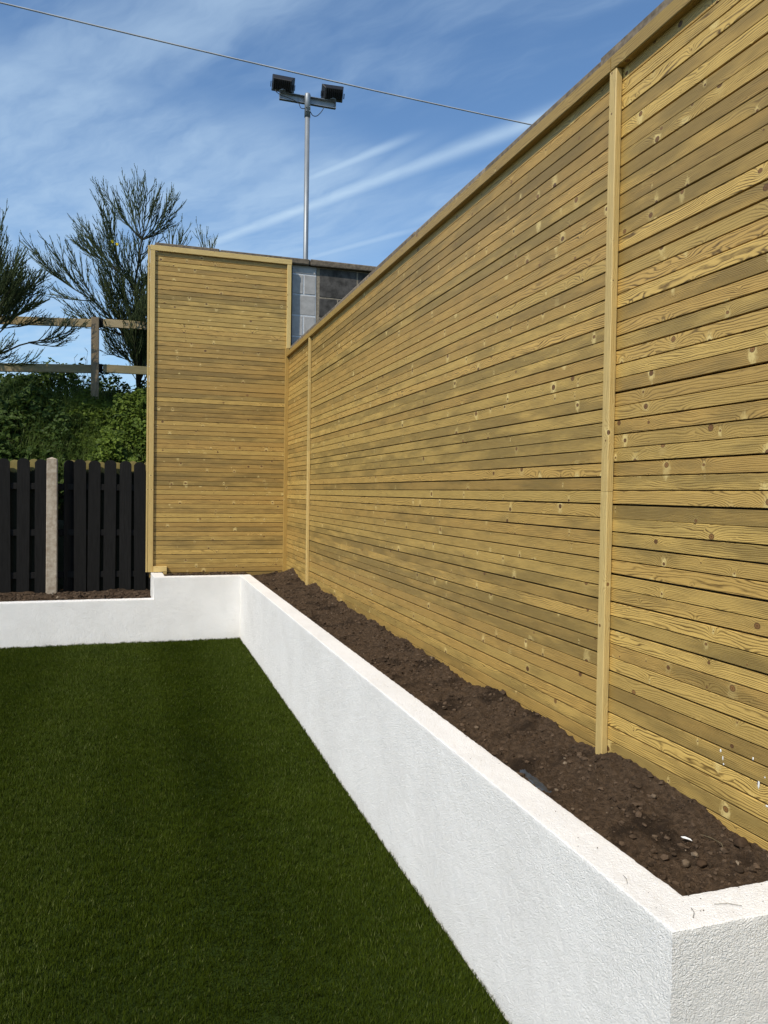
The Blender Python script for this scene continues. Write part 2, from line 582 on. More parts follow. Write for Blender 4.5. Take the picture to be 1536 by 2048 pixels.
M['bark'] = plain('broom_bark', (0.040, 0.040, 0.024), 0.9, 0.15, 0.25, 30.0)
M['white_scrap'] = plain('white_plastic_scrap', (0.80, 0.79, 0.76), 0.5, 0.4, 0.05, 30.0)
M['membrane'] = plain('grey_plastic_membrane', (0.055, 0.065, 0.080), 0.5, 0.4, 0.2, 40.0, 0.002)
M['pebble'] = plain('pale_pebble', (0.165, 0.120, 0.080), 0.92, 0.15, 0.2, 90.0, 0.004)
M['clodbig'] = plain('large_clod', (0.072, 0.046, 0.028), 0.95, 0.1, 0.25, 60.0, 0.006, second=(0.045, 0.028, 0.017))
M['yellow'] = plain('yellow_petals', (0.86, 0.63, 0.01), 0.6, 0.3, 0.1, 80.0)
M['dry_stem'] = plain('dry_stem', (0.16, 0.13, 0.075), 0.85, 0.2, 0.2, 40.0)
M['membrane_edge'] = M['membrane']


def leafy(name, a, bcol, trans=0.35, rough=0.55):
    m, t, b = new_mat(name)
    isl = t.new('ShaderNodeNewGeometry').outputs['Random Per Island']
    co = t.new('ShaderNodeTexCoord').outputs['Object']
    n = t.noise(co, 2.2, 2, 0.5)
    c = t.mix(t.m('MULTIPLY', t.m('ADD', isl, n), 0.6, clamp=True), a, bcol)
    t.put(b.inputs['Base Color'], c)
    if name.startswith('artificial'):
        # scattered paler fibres: specular glints off the pile put into the colour
        c = t.mix(t.ss(isl, 0.955, 0.965), c, (0.15, 0.17, 0.05))
        t.put(b.inputs['Base Color'], c)
    b.inputs['Roughness'].default_value = rough
    set_spec(b, 0.15)
    tr = t.new('ShaderNodeBsdfTranslucent')
    t.put(tr.inputs[0], t.scalecol(c, 1.15))
    mx = t.new('ShaderNodeMixShader')
    mx.inputs[0].default_value = trans
    t.l.new(b.outputs[0], mx.inputs[1])
    t.l.new(tr.outputs[0], mx.inputs[2])
    t.l.new(mx.outputs[0], t.n['Material Output'].inputs[0])
    return m


M['bramble'] = leafy('bramble_leaf', (0.034, 0.068, 0.010), (0.150, 0.205, 0.028))
M['nettle'] = leafy('nettle_leaf', (0.018, 0.040, 0.009), (0.075, 0.115, 0.022))
M['grass'] = leafy('long_grass_blade', (0.030, 0.060, 0.010), (0.140, 0.185, 0.042))
M['broom'] = leafy('broom_twig', (0.026, 0.038, 0.014), (0.070, 0.092, 0.036), 0.15)
M['turf'] = leafy('artificial_turf_blade', (0.020, 0.036, 0.002), (0.064, 0.088, 0.004), 0.18, 0.62)


def turf_base_mat():
    m, t, b = new_mat('turf_backing')
    co = t.new('ShaderNodeTexCoord').outputs['Object']
    n = t.noise(co, 40.0, 4, 0.6)
    t.put(b.inputs['Base Color'], t.mix(n, (0.012, 0.022, 0.003), (0.026, 0.040, 0.005)))
    b.inputs['Roughness'].default_value = 0.9
    set_spec(b, 0.1)
    return m


M['turf_base'] = turf_base_mat()
M['bank'] = plain('bank_earth', (0.030, 0.035, 0.014), 0.95, 0.1, 0.3, 6.0, 0.01, second=(0.018, 0.020, 0.009))
M['ground'] = plain('ground_earth', (0.07, 0.075, 0.035), 0.95, 0.1, 0.2, 0.6, second=(0.05, 0.06, 0.025))


def two_tone():
    m, t, b = new_mat('two_tone_board')
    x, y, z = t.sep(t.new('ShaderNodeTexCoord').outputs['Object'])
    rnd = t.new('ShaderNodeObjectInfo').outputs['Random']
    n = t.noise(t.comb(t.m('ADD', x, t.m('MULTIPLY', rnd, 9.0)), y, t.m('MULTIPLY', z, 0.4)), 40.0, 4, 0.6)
    edge = t.ss(t.m('ADD', z, t.m('MULTIPLY', n, 0.10)), 1.405, 1.425)  # board colour changes at a ragged edge: dark below, pale above
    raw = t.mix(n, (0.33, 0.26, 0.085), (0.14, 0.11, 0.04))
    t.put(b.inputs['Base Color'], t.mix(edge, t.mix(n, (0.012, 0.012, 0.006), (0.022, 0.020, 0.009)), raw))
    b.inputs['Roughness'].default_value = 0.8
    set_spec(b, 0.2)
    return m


M['raw_board'] = two_tone()

# ------------------------------------------------------------------ setting: ground, turf, soil beds, bank
XW0, XW1 = 1.085, 1.205          # long planter wall, outer and inner face
YB0, YB1 = 8.385, 8.505          # back planter wall
YN0, YN1 = 1.335, 1.452          # near return
ZT, ZL = 0.684, 0.455            # tops of raised and low wall
FX = 1.68                        # face of the slatted fence
PY = 8.90                        # face of the slatted screen

g = mesh_np('ground', [(-300, -300, -0.03), (300, -300, -0.03), (300, 300, -0.03), (-300, 300, -0.03)], [(0, 1, 2, 3)])
tag(link('ground', g, M['ground']), kind='structure')

xs = np.linspace(-7.0, XW0+0.01, 60); ys = np.linspace(-3.0, YB0+0.01, 80)
gx, gy = np.meshgrid(xs, ys, indexing='ij')
gz = (fbm(gx*0.8, gy*0.8, gx*0+3, 2)-0.5)*0.012
def grid_faces(nx, ny):
    i, j = np.meshgrid(np.arange(nx-1), np.arange(ny-1), indexing='ij')
    a = (i*ny+j).ravel()
    return np.stack([a, a+ny, a+ny+1, a+1], 1)
tm = mesh_np('turf', np.stack([gx.ravel(), gy.ravel(), gz.ravel()], 1), grid_faces(60, 80), True)
tag(link('turf', tm, M['turf_base']), kind='structure')


def turf_blades():
    parts_v = []
    # (x range handled by wedge of view plus a margin), density per band
    bands = [(0.6, 2.6, 62000, 0.0024, 0.024), (2.6, 4.2, 52000, 0.0028, 0.025), (4.2, 6.2, 38000, 0.0034, 0.026), (6.2, YB0+0.004, 30000, 0.0040, 0.027)]
    for y0, y1, dens, w, h in bands:
        xl = -3.0
        n = int((XW0-xl)*(y1-y0)*dens)
        px = rng.uniform(xl, XW0+0.004, n)
        py = rng.uniform(y0, y1, n)
        # thinner cover well outside the garden seen from the house door
        keep = rng.random(n) < np.clip(1.0-(-0.155*py-0.55-px)*0.35, 0.35, 1.0)
        px, py = px[keep], py[keep]
        n = len(px)
        # tufted: pull blades to a jittered lattice of stitches
        gs = 0.011
        px = np.where(rng.random(n) < 0.7, np.round(px/gs)*gs+rng.normal(0, 0.0020, n), px)
        px = np.minimum(px, XW0+0.004)
        big = fbm(px*1.1, py*1.1, px*0+1.0, 3)
        small = fbm(px*34, py*34, px*0+5.0, 2)
        hh = h*0.88*(0.65+0.5*rng.random(n))*(0.35+1.3*small)
        an = rng.uniform(0, 2*np.pi, n)
        lean = rng.uniform(0.15, 0.85, n)
        # nap of the pile: mostly combed towards the house, swirling slowly
        dirx = np.cos(an)*0.75+0.25*(big-0.5)*6
        band = fbm(px*2.3, py*0.10, px*0+4.0, 3)
        diry = np.sin(an)*0.75-0.40+(band-0.5)*2.0
        hh = hh*(0.85+0.3*band)
        tx, ty = px+dirx*lean*hh, py+diry*lean*hh
        tz = hh*np.sqrt(np.clip(1-0.5*lean**2, 0.2, 1))
        wa = rng.uniform(0, np.pi, n)
        wx, wy = np.cos(wa)*w*0.5, np.sin(wa)*w*0.5
        z0 = (fbm(px*0.8, py*0.8, px*0+3, 2)-0.5)*0.012
        tx = np.minimum(tx, XW0+0.006)
        ty = np.minimum(ty, YB0+0.006)
        v = np.empty((n, 3, 3), np.float32)
        v[:, 0] = np.stack([px-wx, py-wy, z0], 1)
        v[:, 1] = np.stack([px+wx, py+wy, z0], 1)
        v[:, 2] = np.stack([tx, ty, z0+tz], 1)
        parts_v.append(v.reshape(-1, 3))
    v = np.concatenate(parts_v)
    f = np.arange(len(v), dtype=np.int32).reshape(-1, 3)
    me = bpy.data.meshes.new('turf_pile')
    me.vertices.add(len(v)); me.vertices.foreach_set('co', v.ravel())
    me.loops.add(len(v)); me.loops.foreach_set('vertex_index', f.ravel())
    me.polygons.add(len(f)); me.polygons.foreach_set('loop_start', np.arange(0, len(v), 3, dtype=np.int32))
    me.polygons.foreach_set('loop_total', np.full(len(f), 3, dtype=np.int32))
    me.update(calc_edges=True)
    o = link('turf_pile', me, M['turf'])
    tag(o, 'short dark green artificial grass pile covering the lawn', 'grass', kind='stuff')


turf_blades()


def soil_h(x, y):
    """Height of the planting bed between wall and fence."""
    s = np.clip((x-XW1)/(FX-XW1), 0, 1.1)
    h = 0.598+0.042*s**1.3
    h = h+(fbm(x*3.0, y*3.0, x*0+2, 3)-0.5)*0.085*(0.35+0.65*s)
    h = h+(fbm(x*13.0, y*13.0, x*0+9, 3)-0.5)*0.038
    h = h+(fbm(x*55.0, y*55.0, x*0+4, 3)-0.5)*0.024
    # heaped crumbs against the boards towards the far corner
    far = np.clip((y-4.5)/3.5, 0, 1)
    h = h+far*0.03+far*s**2*0.05*np.maximum(0, fbm(x*0.5, y*4.0, x*0+6, 2)-0.45)*4
    # shallow trench by the wall where a membrane shows
    tr = np.exp(-((x-1.335)/0.022)**2)*np.clip((y-2.35)/0.12, 0, 1)*np.clip((3.0-y)/0.15, 0, 1)
    h = h-0.022*tr
    return h


def soil_bed():
    # along the fence
    xs = np.linspace(XW1-0.03, FX+0.012, 90)
    ys = np.concatenate([np.linspace(YN1-0.03, 4.2, 480, endpoint=False), np.linspace(4.2, PY+0.012, 340)])
    gx, gy = np.meshgrid(xs, ys, indexing='ij')
    gz = soil_h(gx, gy)
    me = mesh_np('planting_bed', np.stack([gx.ravel(), gy.ravel(), gz.ravel()], 1), grid_faces(len(xs), len(ys)), True)
    tag(link('planting_bed', me, M['soil']), kind='structure')
    # strip behind the back wall, under the screen
    xs2 = np.linspace(0.30, XW1-0.03, 100); ys2 = np.linspace(YB1-0.03, PY+0.012, 50)
    gx, gy = np.meshgrid(xs2, ys2, indexing='ij')
    gz = soil_h(np.full_like(gx, 1.5), gy+gx*0.3)+0.0
    gz = 0.655+(fbm(gx*9, gy*9, gx*0, 3)-0.5)*0.05+np.clip((gy-8.6)/0.3, 0, 1)*0.012
    me = mesh_np('planting_bed', np.stack([gx.ravel(), gy.ravel(), gz.ravel()], 1), grid_faces(len(xs2), len(ys2)), True)
    tag(link('planting_bed', me, M['soil']), kind='structure')
    # low bed at the left in front of the black fence
    xs3 = np.linspace(-5.5, 0.22, 330); ys3 = np.linspace(YB1-0.03, 9.66, 66)
    gx, gy = np.meshgrid(xs3, ys3, indexing='ij')
    gz = 0.415+(fbm(gx*5, gy*5, gx*0+8, 3)-0.5)*0.06+(fbm(gx*26, gy*26, gx*0+8, 2)-0.5)*0.022+np.clip((gy-8.6)/0.6, 0, 1)*0.02
    me = mesh_np('planting_bed', np.stack([gx.ravel(), gy.ravel(), gz.ravel()], 1), grid_faces(len(xs3), len(ys3)), True)
    tag(link('planting_bed', me, M['soil']), kind='structure')


soil_bed()


def bank():
    xs = np.linspace(-14, 14, 140)
    ys = np.concatenate([np.linspace(9.62, 12.2, 60), np.linspace(12.6, 60, 30)])
    gx, gy = np.meshgrid(xs, ys, indexing='ij')
    gz = bank_h(gx, gy)
    me = mesh_np('bank', np.stack([gx.ravel(), gy.ravel(), gz.ravel()], 1), grid_faces(len(xs), len(ys)), True)
    tag(link('bank', me, M['bank']), kind='structure')


def bank_h(x, y):
    h = np.interp(y, [9.62, 9.9, 10.3, 10.9, 11.5, 12.2, 60], [1.25, 1.72, 2.12, 2.62, 2.80, 2.78, 2.6])
    return h+(fbm(x*1.3, y*1.3, x*0+2, 3)-0.5)*0.22


bank()


# ------------------------------------------------------------------ white rendered planter wall
def wall_profile(depth_out, top, thick, depth_in, step=0.012, r=0.003):
    """points (offset inwards from the outer face, z) from outer foot over the top to the inner foot"""
    pts = []
    n = max(2, int((top-r-depth_out)/step))
    for i in range(n):
        pts.append((0.0, depth_out+(top-r-depth_out)*i/n))
    for k in range(4):
        a = math.pi/2*k/3
        pts.append((r-r*math.cos(a), top-r+r*math.sin(a)))
    n = max(2, int((thick-2*r)/step))
    for i in range(1, n):
        pts.append((r+(thick-2*r)*i/n, top))
    for k in range(4):
        a = math.pi/2*k/3
        pts.append((thick-r+r*math.sin(a), top-r+r*math.cos(a)))
    n = max(2, int((top-r-depth_in)/step))
    for i in range(1, n+1):
        pts.append((thick, top-r-(top-r-depth_in)*i/n))
    return pts


def sweep_wall(outer, inner, top, foot, infoot, step=0.013):
    """outer / inner: matched corner points in plan. Returns verts and quads of the band."""
    thick = 0.12
    prof = wall_profile(foot, top, thick, infoot)
    rows = []
    for i in range(len(outer)-1):
        o0, o1 = np.array(outer[i], float), np.array(outer[i+1], float)
        n0, n1 = np.array(inner[i], float), np.array(inner[i+1], float)
        n = max(2, int(np.linalg.norm(o1-o0)/step))
        for k in range(n+(1 if i == len(outer)-2 else 0)):
            s = k/n
            rows.append((o0+(o1-o0)*s, n0+(n1-n0)*s))
    P = np.array(prof)
    V = np.empty((len(rows), len(prof), 3))
    for i, (o, nn) in enumerate(rows):
        f = P[:, 0]/thick
        V[i, :, 0] = o[0]+(nn[0]-o[0])*f
        V[i, :, 1] = o[1]+(nn[1]-o[1])*f
        V[i, :, 2] = P[:, 1]
    return V.reshape(-1, 3), grid_faces(len(rows), len(prof))


def planter_wall():
    v1, f1 = sweep_wall([(FX+0.03, YN0), (XW0, YN0), (XW0, YB0), (0.19, YB0), (0.165, PY+0.02)],
                        [(FX+0.03, YN1), (XW1, YN1), (XW1, YB1), (0.30, YB1), (0.285, PY+0.02)], ZT, -0.02, 0.45)
    v2, f2 = sweep_wall([(0.192, YB0), (-5.5, YB0)], [(0.192, YB1), (-5.5, YB1)], ZL, -0.02, 0.30)
    v = np.concatenate([v1, v2]); f = np.concatenate([f1, f2+len(v1)])
    # hand-trowelled: slow wander of the faces plus grain of the render
    x, y, z = v.T
    amt = np.ones(len(v))
    for ax, (sc, am) in enumerate(((1, 1), (1, 1), (1, 1))):
        lowf = (vnoise(x*2.2+ax*9, y*2.2, z*2.2)-0.5)*0.0015
        mid = (vnoise(x*38+ax*5, y*38, z*38)-0.5)*0.0012
        fin = (vnoise(x*95+ax*3, y*95, z*95)-0.5)*0.0026
        v[:, ax] += lowf+mid+fin
    # the long top falls very slightly towards the house
    me = mesh_np('planter_wall', v, f, True)
    me.set_sharp_from_angle(angle=math.radians(55))
    o = link('planter_wall', me, M['render'])
    tag(o, 'white textured rendered planter wall with a step down to its low left length', 'garden wall')


planter_wall()

# ------------------------------------------------------------------ block walls with coping behind the timber
def rough_stone(name, lo, hi, bev=0.006, amp=0.004, seed=0):
    bm = bmesh.new()
    bm_box(bm, lo, hi, bev)
    rr = random.Random(seed)
    for v in bm.verts:
        v.co += Vector((rr.uniform(-amp, amp), rr.uniform(-amp, amp), rr.uniform(-amp, amp)))
    return mesh_bm(name, bm)


def rear_block_wall():
    w = thing('block_wall', 'grey concrete block wall with stone coping standing behind the far timber screen', 'wall', (1.8, 9.1, 0))
    y0, y1 = 8.975, 9.20
    zt = 4.255
    link('mortar_bed', box_mesh('mortar_bed', (2.02, y0+0.0005, 0.0), (6.0, y1, zt), 0), M['mortar'], w)
    w.children[-1].location = Vector((0, 0, 0))-Vector(w.location)
    def put(name, me, mat):
        o = link(name, me, mat, w, (0, 0, 0))
        return o
    o = [c for c in w.children][0]
    put('painted_pier', box_mesh('painted_pier', (0.20, y0-0.001, 0.0), (2.012, y1, zt-0.002), 0), M['mortar_paint'])
    # painted blocks beside the screen: tops of courses measured down from the coping
    zs = [4.255, 4.155, 3.918, 3.672, 3.428, 3.184, 2.94]
    for i in range(len(zs)-1):
        hi, lo = zs[i]-0.004, zs[i+1]+0.006
        for (xa, xb) in ((1.42, 1.86), (1.87, 2.008)) if i % 2 else ((1.52, 2.008),):
            put('painted_block', rough_stone('painted_block', (xa, y0-0.006, lo), (xb, y0+0.1, hi), 0.007, 0.0022, i), M['block_paint'])
    zs = [4.255, 3.905, 3.665, 3.425, 3.185, 2.945]
    for i in range(len(zs)-1):
        hi, lo = zs[i]-0.006, zs[i+1]+0.006
        x = 2.045
        edges = [2.045, 2.515, 2.985, 3.455] if i % 2 == 0 else [2.045, 2.275, 2.745, 3.215, 3.455]
        for a, b in zip(edges[:-1], edges[1:]):
            put('dark_block', rough_stone('dark_block', (a+0.007, y0-0.004, lo), (b-0.007, y0+0.1, hi), 0.006, 0.002, i*7), M['block_dark'])
    xe = [0.185, 0.885, 1.925, 2.96, 3.99, 5.02]
    for i in range(len(xe)-1):
        put('coping_stone', rough_stone('coping_stone', (xe[i]+0.004, PY+0.012, zt+0.003), (xe[i+1]-0.004, y1+0.05, zt+0.07-0.002*(i % 2)), 0.010, 0.004, 40+i), M['coping'])


rear_block_wall()


def side_block_wall():
    w = thing('block_wall', 'block wall with a weathered brown coping hidden behind the long right-hand timber fence', 'wall', (1.85, 4.5, 0))
    zt = 3.19
    link('wall_core', box_mesh('wall_core', (FX+0.062, -0.5, 0.0), (FX+0.30, 8.96, zt), 0), M['block_dark'], w, (0, 0, 0))
    y = -0.5
    i = 0
    while y < 8.85:
        e = min(y+1.04, 8.88)
        link('coping_stone', rough_stone('coping_stone', (FX+0.012, y+0.004, zt+0.02), (FX+0.36, e-0.004, zt+0.097+0.002*(i % 3)), 0.012, 0.004, 80+i), M['coping'], w, (0, 0, 0))
        y = e; i += 1


side_block_wall()

# ------------------------------------------------------------------ slatted fence along the right
PITCH, SLAT_H, SLAT_T = 0.0514, 0.0474, 0.020
RZ = math.pi/2


def slatted_fence():
    w = thing('slatted_fence', 'long slatted softwood fence running along the right side above the soil bed', 'fence', (FX, 4.6, 0.6))
    bays = [(0.30, 2.462), (2.474, 7.664), (7.676, 8.885)]
    ztop = 3.165
    n = 51
    for (y0, y1) in bays:
        me = stick('slat', y1-y0, SLAT_H, SLAT_T, 0.0012)
        me.materials.append(M['slat'])
        thin = stick('slat', y1-y0, SLAT_H-0.0014, SLAT_T, 0.0012)
        thin.materials.append(M['slat'])
        for i in range(n):
            z = ztop-(i+0.5)*PITCH+random.uniform(-0.0012, 0.0012)
            o = link('slat', me if random.random() < 0.7 else thin, None, w,
                     (FX+SLAT_T/2+random.uniform(-0.0012, 0.0012), y0, z), (0, 0, RZ))
            o.rotation_euler = (random.uniform(-0.012, 0.012), random.uniform(-0.0005, 0.0005), RZ)
    # studs between slats and wall, seen only as dark behind the gaps
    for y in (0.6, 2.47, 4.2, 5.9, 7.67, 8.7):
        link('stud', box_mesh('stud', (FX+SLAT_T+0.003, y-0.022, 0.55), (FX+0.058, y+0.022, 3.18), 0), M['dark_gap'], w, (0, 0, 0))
    # cover battens
    bw, bt = 0.043, 0.027
    for yc, mid in ((2.468, 1.62), (7.67, 2.02)):
        for (za, zb) in ((0.50, mid-0.0012), (mid, 3.158)):
            me = stick('batten', zb-za, bt, bw, 0.003)
            link('batten', me, M['batten'], w, (FX-bt/2-0.0015, yc, za), (0, -math.pi/2, 0))
    # capping rail in lengths that meet over the battens
    for (ya, yb) in ((0.30, 2.478), (2.482, 7.672), (7.676, 8.868)):
        me = stick('capping_rail', yb-ya, 0.055, 0.034, 0.003)
        link('capping_rail', me, M['cap'], w, (FX-0.0135, ya, 3.1885), (0, 0, RZ))
    # white paint flecks on the lowest boards near the house
    bm = bmesh.new()
    for (y, z, sy, sz) in ((1.872, 0.842, 0.004, 0.006), (1.862, 0.822, 0.003, 0.009), (1.858, 0.806, 0.004, 0.004), (1.722, 0.795, 0.004, 0.014), (1.70, 0.822, 0.003, 0.003), (1.690, 0.745, 0.006, 0.003), (1.745, 0.86, 0.003, 0.005)):
        bmesh.ops.create_icosphere(bm, subdivisions=1, radius=1.0, matrix=Matrix.Translation((FX-0.0008, y, z)) @ Matrix.Diagonal((0.0012, sy, sz, 1)))
    link('paint_fleck', mesh_bm('paint_fleck', bm), M['white_scrap'], w, (0, 0, 0))


slatted_fence()


def slatted_screen():
    w = thing('slatted_screen', 'tall narrow slatted timber screen at the far end facing the lawn', 'fence', (0.9, PY, 0.66))
    xa, xb = 0.150, 1.672
    me = stick('slat', xb-xa, SLAT_H, SLAT_T, 0.0012)
    me.materials.append(M['slat'])
    thin = stick('slat', xb-xa, SLAT_H-0.0014, SLAT_T, 0.0012)
    thin.materials.append(M['slat'])
    n = 70
    for i in range(n):
        z = 4.222-(i+0.5)*PITCH+random.uniform(-0.001, 0.001)
        if z < 0.63:
            break
        o = link('slat', me if random.random() < 0.6 else thin, None, w, (xa, PY+SLAT_T/2+random.uniform(-0.001, 0.001), z))
        o.rotation_euler = (random.uniform(-0.012, 0.012), random.uniform(-0.0008, 0.0008), 0)
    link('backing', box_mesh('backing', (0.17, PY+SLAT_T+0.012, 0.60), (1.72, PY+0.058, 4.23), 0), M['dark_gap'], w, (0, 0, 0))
    def upright(x0, x1, z0, z1, proud, mat, name='batten'):
        me = stick(name, z1-z0, x1-x0, 0.028, 0.003)
        # local z -> world -x, local y -> world y
        o = link(name, me, mat, w, ((x0+x1)/2, PY-proud+0.014, z0), (0, -math.pi/2, 0))
        return o
    upright(0.134, 0.188, 0.690, 4.222, 0.027, M['batten'])
    upright(0.110, 0.131, 0.690, 4.275, 0.018, M['batten'])
    upright(1.650, 1.699, 3.262, 4.222, 0.027, M['batten'])
    upright(1.638, 1.682, 0.600, 3.259, 0.027, M['corner'])
    upright(1.684, 1.700, 0.600, 3.13, 0.020, M['corner'])
    # top rail
    me = stick('top_rail', 1.702-0.134, 0.058, 0.030, 0.003)
    link('top_rail', me, M['batten'], w, (0.134, PY-0.013, 4.2525))
    # short sole piece on the end of the planter wall
    link('sole_block', stick('sole_block', 0.145, 0.062, 0.046, 0.003), M['batten'], w, (0.190, PY-0.0245, 0.722))
    link('sole_block', stick('sole_block', 0.040, 0.050, 0.046, 0.003), M['batten'], w, (0.294, PY-0.0245, 0.663))


slatted_screen()

# ------------------------------------------------------------------ black hit-and-miss fence with concrete posts
def picket_mesh(name, wdt, h, t, sh=0.040):
    """Upright board with clipped shoulders and a rounded nose."""
    prof = [(-wdt/2, 0), (wdt/2, 0), (wdt/2, h-sh)]
    for k in range(1, 6):
        a = math.pi*k/6
        prof.append((math.cos(a)*wdt*0.40, h-sh*0.72+math.sin(a)*sh*0.72))
    prof.append((-wdt/2, h-sh))
    bm = bmesh.new()
    a = [bm.verts.new((x, -t/2, z)) for x, z in prof]
    b = [bm.verts.new((x, t/2, z)) for x, z in prof]
    n = len(prof)
    bm.faces.new(a)
    bm.faces.new(b[::-1])
    for i in range(n):
        bm.faces.new((a[i], b[i], b[(i+1) % n], a[(i+1) % n]))
    return mesh_bm(name, bm)


def picket_fence():
    w = thing('picket_fence', 'black stained hit and miss picket fence with concrete post below the green bank', 'fence', (-1.5, 9.42, 0.4))
    me = picket_mesh('picket', 0.129, 1.53, 0.016)
    me.materials.append(M['black_stain'])
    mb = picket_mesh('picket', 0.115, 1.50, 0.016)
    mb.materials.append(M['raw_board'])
    yf, yb = 9.385, 9.455
    # front boards right of the post, then left of it
    right = [-0.735, -0.60, -0.42, -0.245, -0.075, 0.075]
    xs_front = [(-0.715, 0.14, 0.6)]+[(x, 0.0, 0.0) for x in (-0.595, -0.455, -0.285, -0.110, 0.055, 0.215)]
    xs_front += [(-1.005-0.186*k, 0.0, 0.0) for k in range(22)]
    for x, off, yaw in xs_front:
        o = link('picket', me, None, w, (x, yf+off*0.2, 0.40+random.uniform(-0.012, 0.012)))
        o.rotation_euler = (random.uniform(-0.006, 0.006), random.uniform(-0.008, 0.008), yaw+random.uniform(-0.03, 0.03))
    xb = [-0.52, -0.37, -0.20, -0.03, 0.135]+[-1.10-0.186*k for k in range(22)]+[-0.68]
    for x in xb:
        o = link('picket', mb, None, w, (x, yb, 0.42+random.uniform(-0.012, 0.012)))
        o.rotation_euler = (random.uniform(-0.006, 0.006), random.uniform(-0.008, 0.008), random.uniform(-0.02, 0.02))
    for z in (0.62, 1.10, 1.62):
        for xa, xe in ((-5.4, -0.90), (-0.86, 0.30)):
            link('fence_rail', box_mesh('fence_rail', (xa, yf+0.0095, z-0.035), (xe, yb-0.0095, z+0.035), 0.003), M['black_stain'], w, (0, 0, 0))
    for x in (-0.885, -2.74, -4.6):
        bm = bmesh.new()
        h = 1.925
        a = 0.058
        pr = [bm.verts.new((x+sx*a, 9.31+sy*0.05, 0.30)) for sx, sy in ((-1, -1), (1, -1), (1, 1), (-1, 1))]
        tp = [bm.verts.new((x+sx*a*0.93, 9.31+sy*0.047, h)) for sx, sy in ((-1, -1), (1, -1), (1, 1), (-1, 1))]
        ap = bm.verts.new((x-0.005, 9.31, h+0.022))
        bm.faces.new(pr[::-1])
        for i in range(4):
            bm.faces.new((pr[i], pr[(i+1) % 4], tp[(i+1) % 4], tp[i]))
            bm.faces.new((tp[i], tp[(i+1) % 4], ap))
        bmesh.ops.bevel(bm, geom=[e for e in bm.edges if abs(e.verts[0].co.z-e.verts[1].co.z) > 0.5], offset=0.006, segments=1, affect='EDGES')
        o = link('concrete_post', mesh_bm('concrete_post', bm), M['concrete'], w, (0, 0, 0))
        o['label'] = 'buff concrete post standing in front of the black boards'


picket_fence()

# ------------------------------------------------------------------ post and rail fence on the bank
def post_and_rail():
    w = thing('post_and_rail_fence', 'weathered two-rail timber post and rail fence along the top of the bank', 'fence', (-0.52, 10.95, 2.6))
    for x in (-0.522, -2.35, -4.15):
        link('post', stick('post', 1.52, 0.098, 0.075, 0.005), M['rail_post'], w, (x, 10.9, 2.34), (0, -math.pi/2, 0.0))
    for z0, z1, hh in ((3.735, 3.808, 0.105), (3.130, 3.205, 0.108)):
        # left run butts in behind the post, right run is set a little higher and further back
        for (xa, xe, za, zb) in ((-2.34, -0.48, z0-0.02, z1-0.012), (-4.15, -2.36, z0-0.10, z0-0.03), (-0.425, 1.9, z1-0.0, z1+0.02)):
            L = math.hypot(xe-xa, zb-za)
            link('fence_rail', stick('fence_rail', L, hh, 0.038, 0.004), M['rail'], w, (xa, 10.9+0.0375+0.022, (za+zb)/2-(zb-za)/2), (0, -math.atan2(zb-za, xe-xa), 0))
        link('rail_packer', box_mesh('rail_packer', (-0.478, 10.9+0.04, z1-0.058), (-0.43, 10.985, z1+0.058), 0.003), M['dark_gap'], w, (0, 0, 0))


post_and_rail()

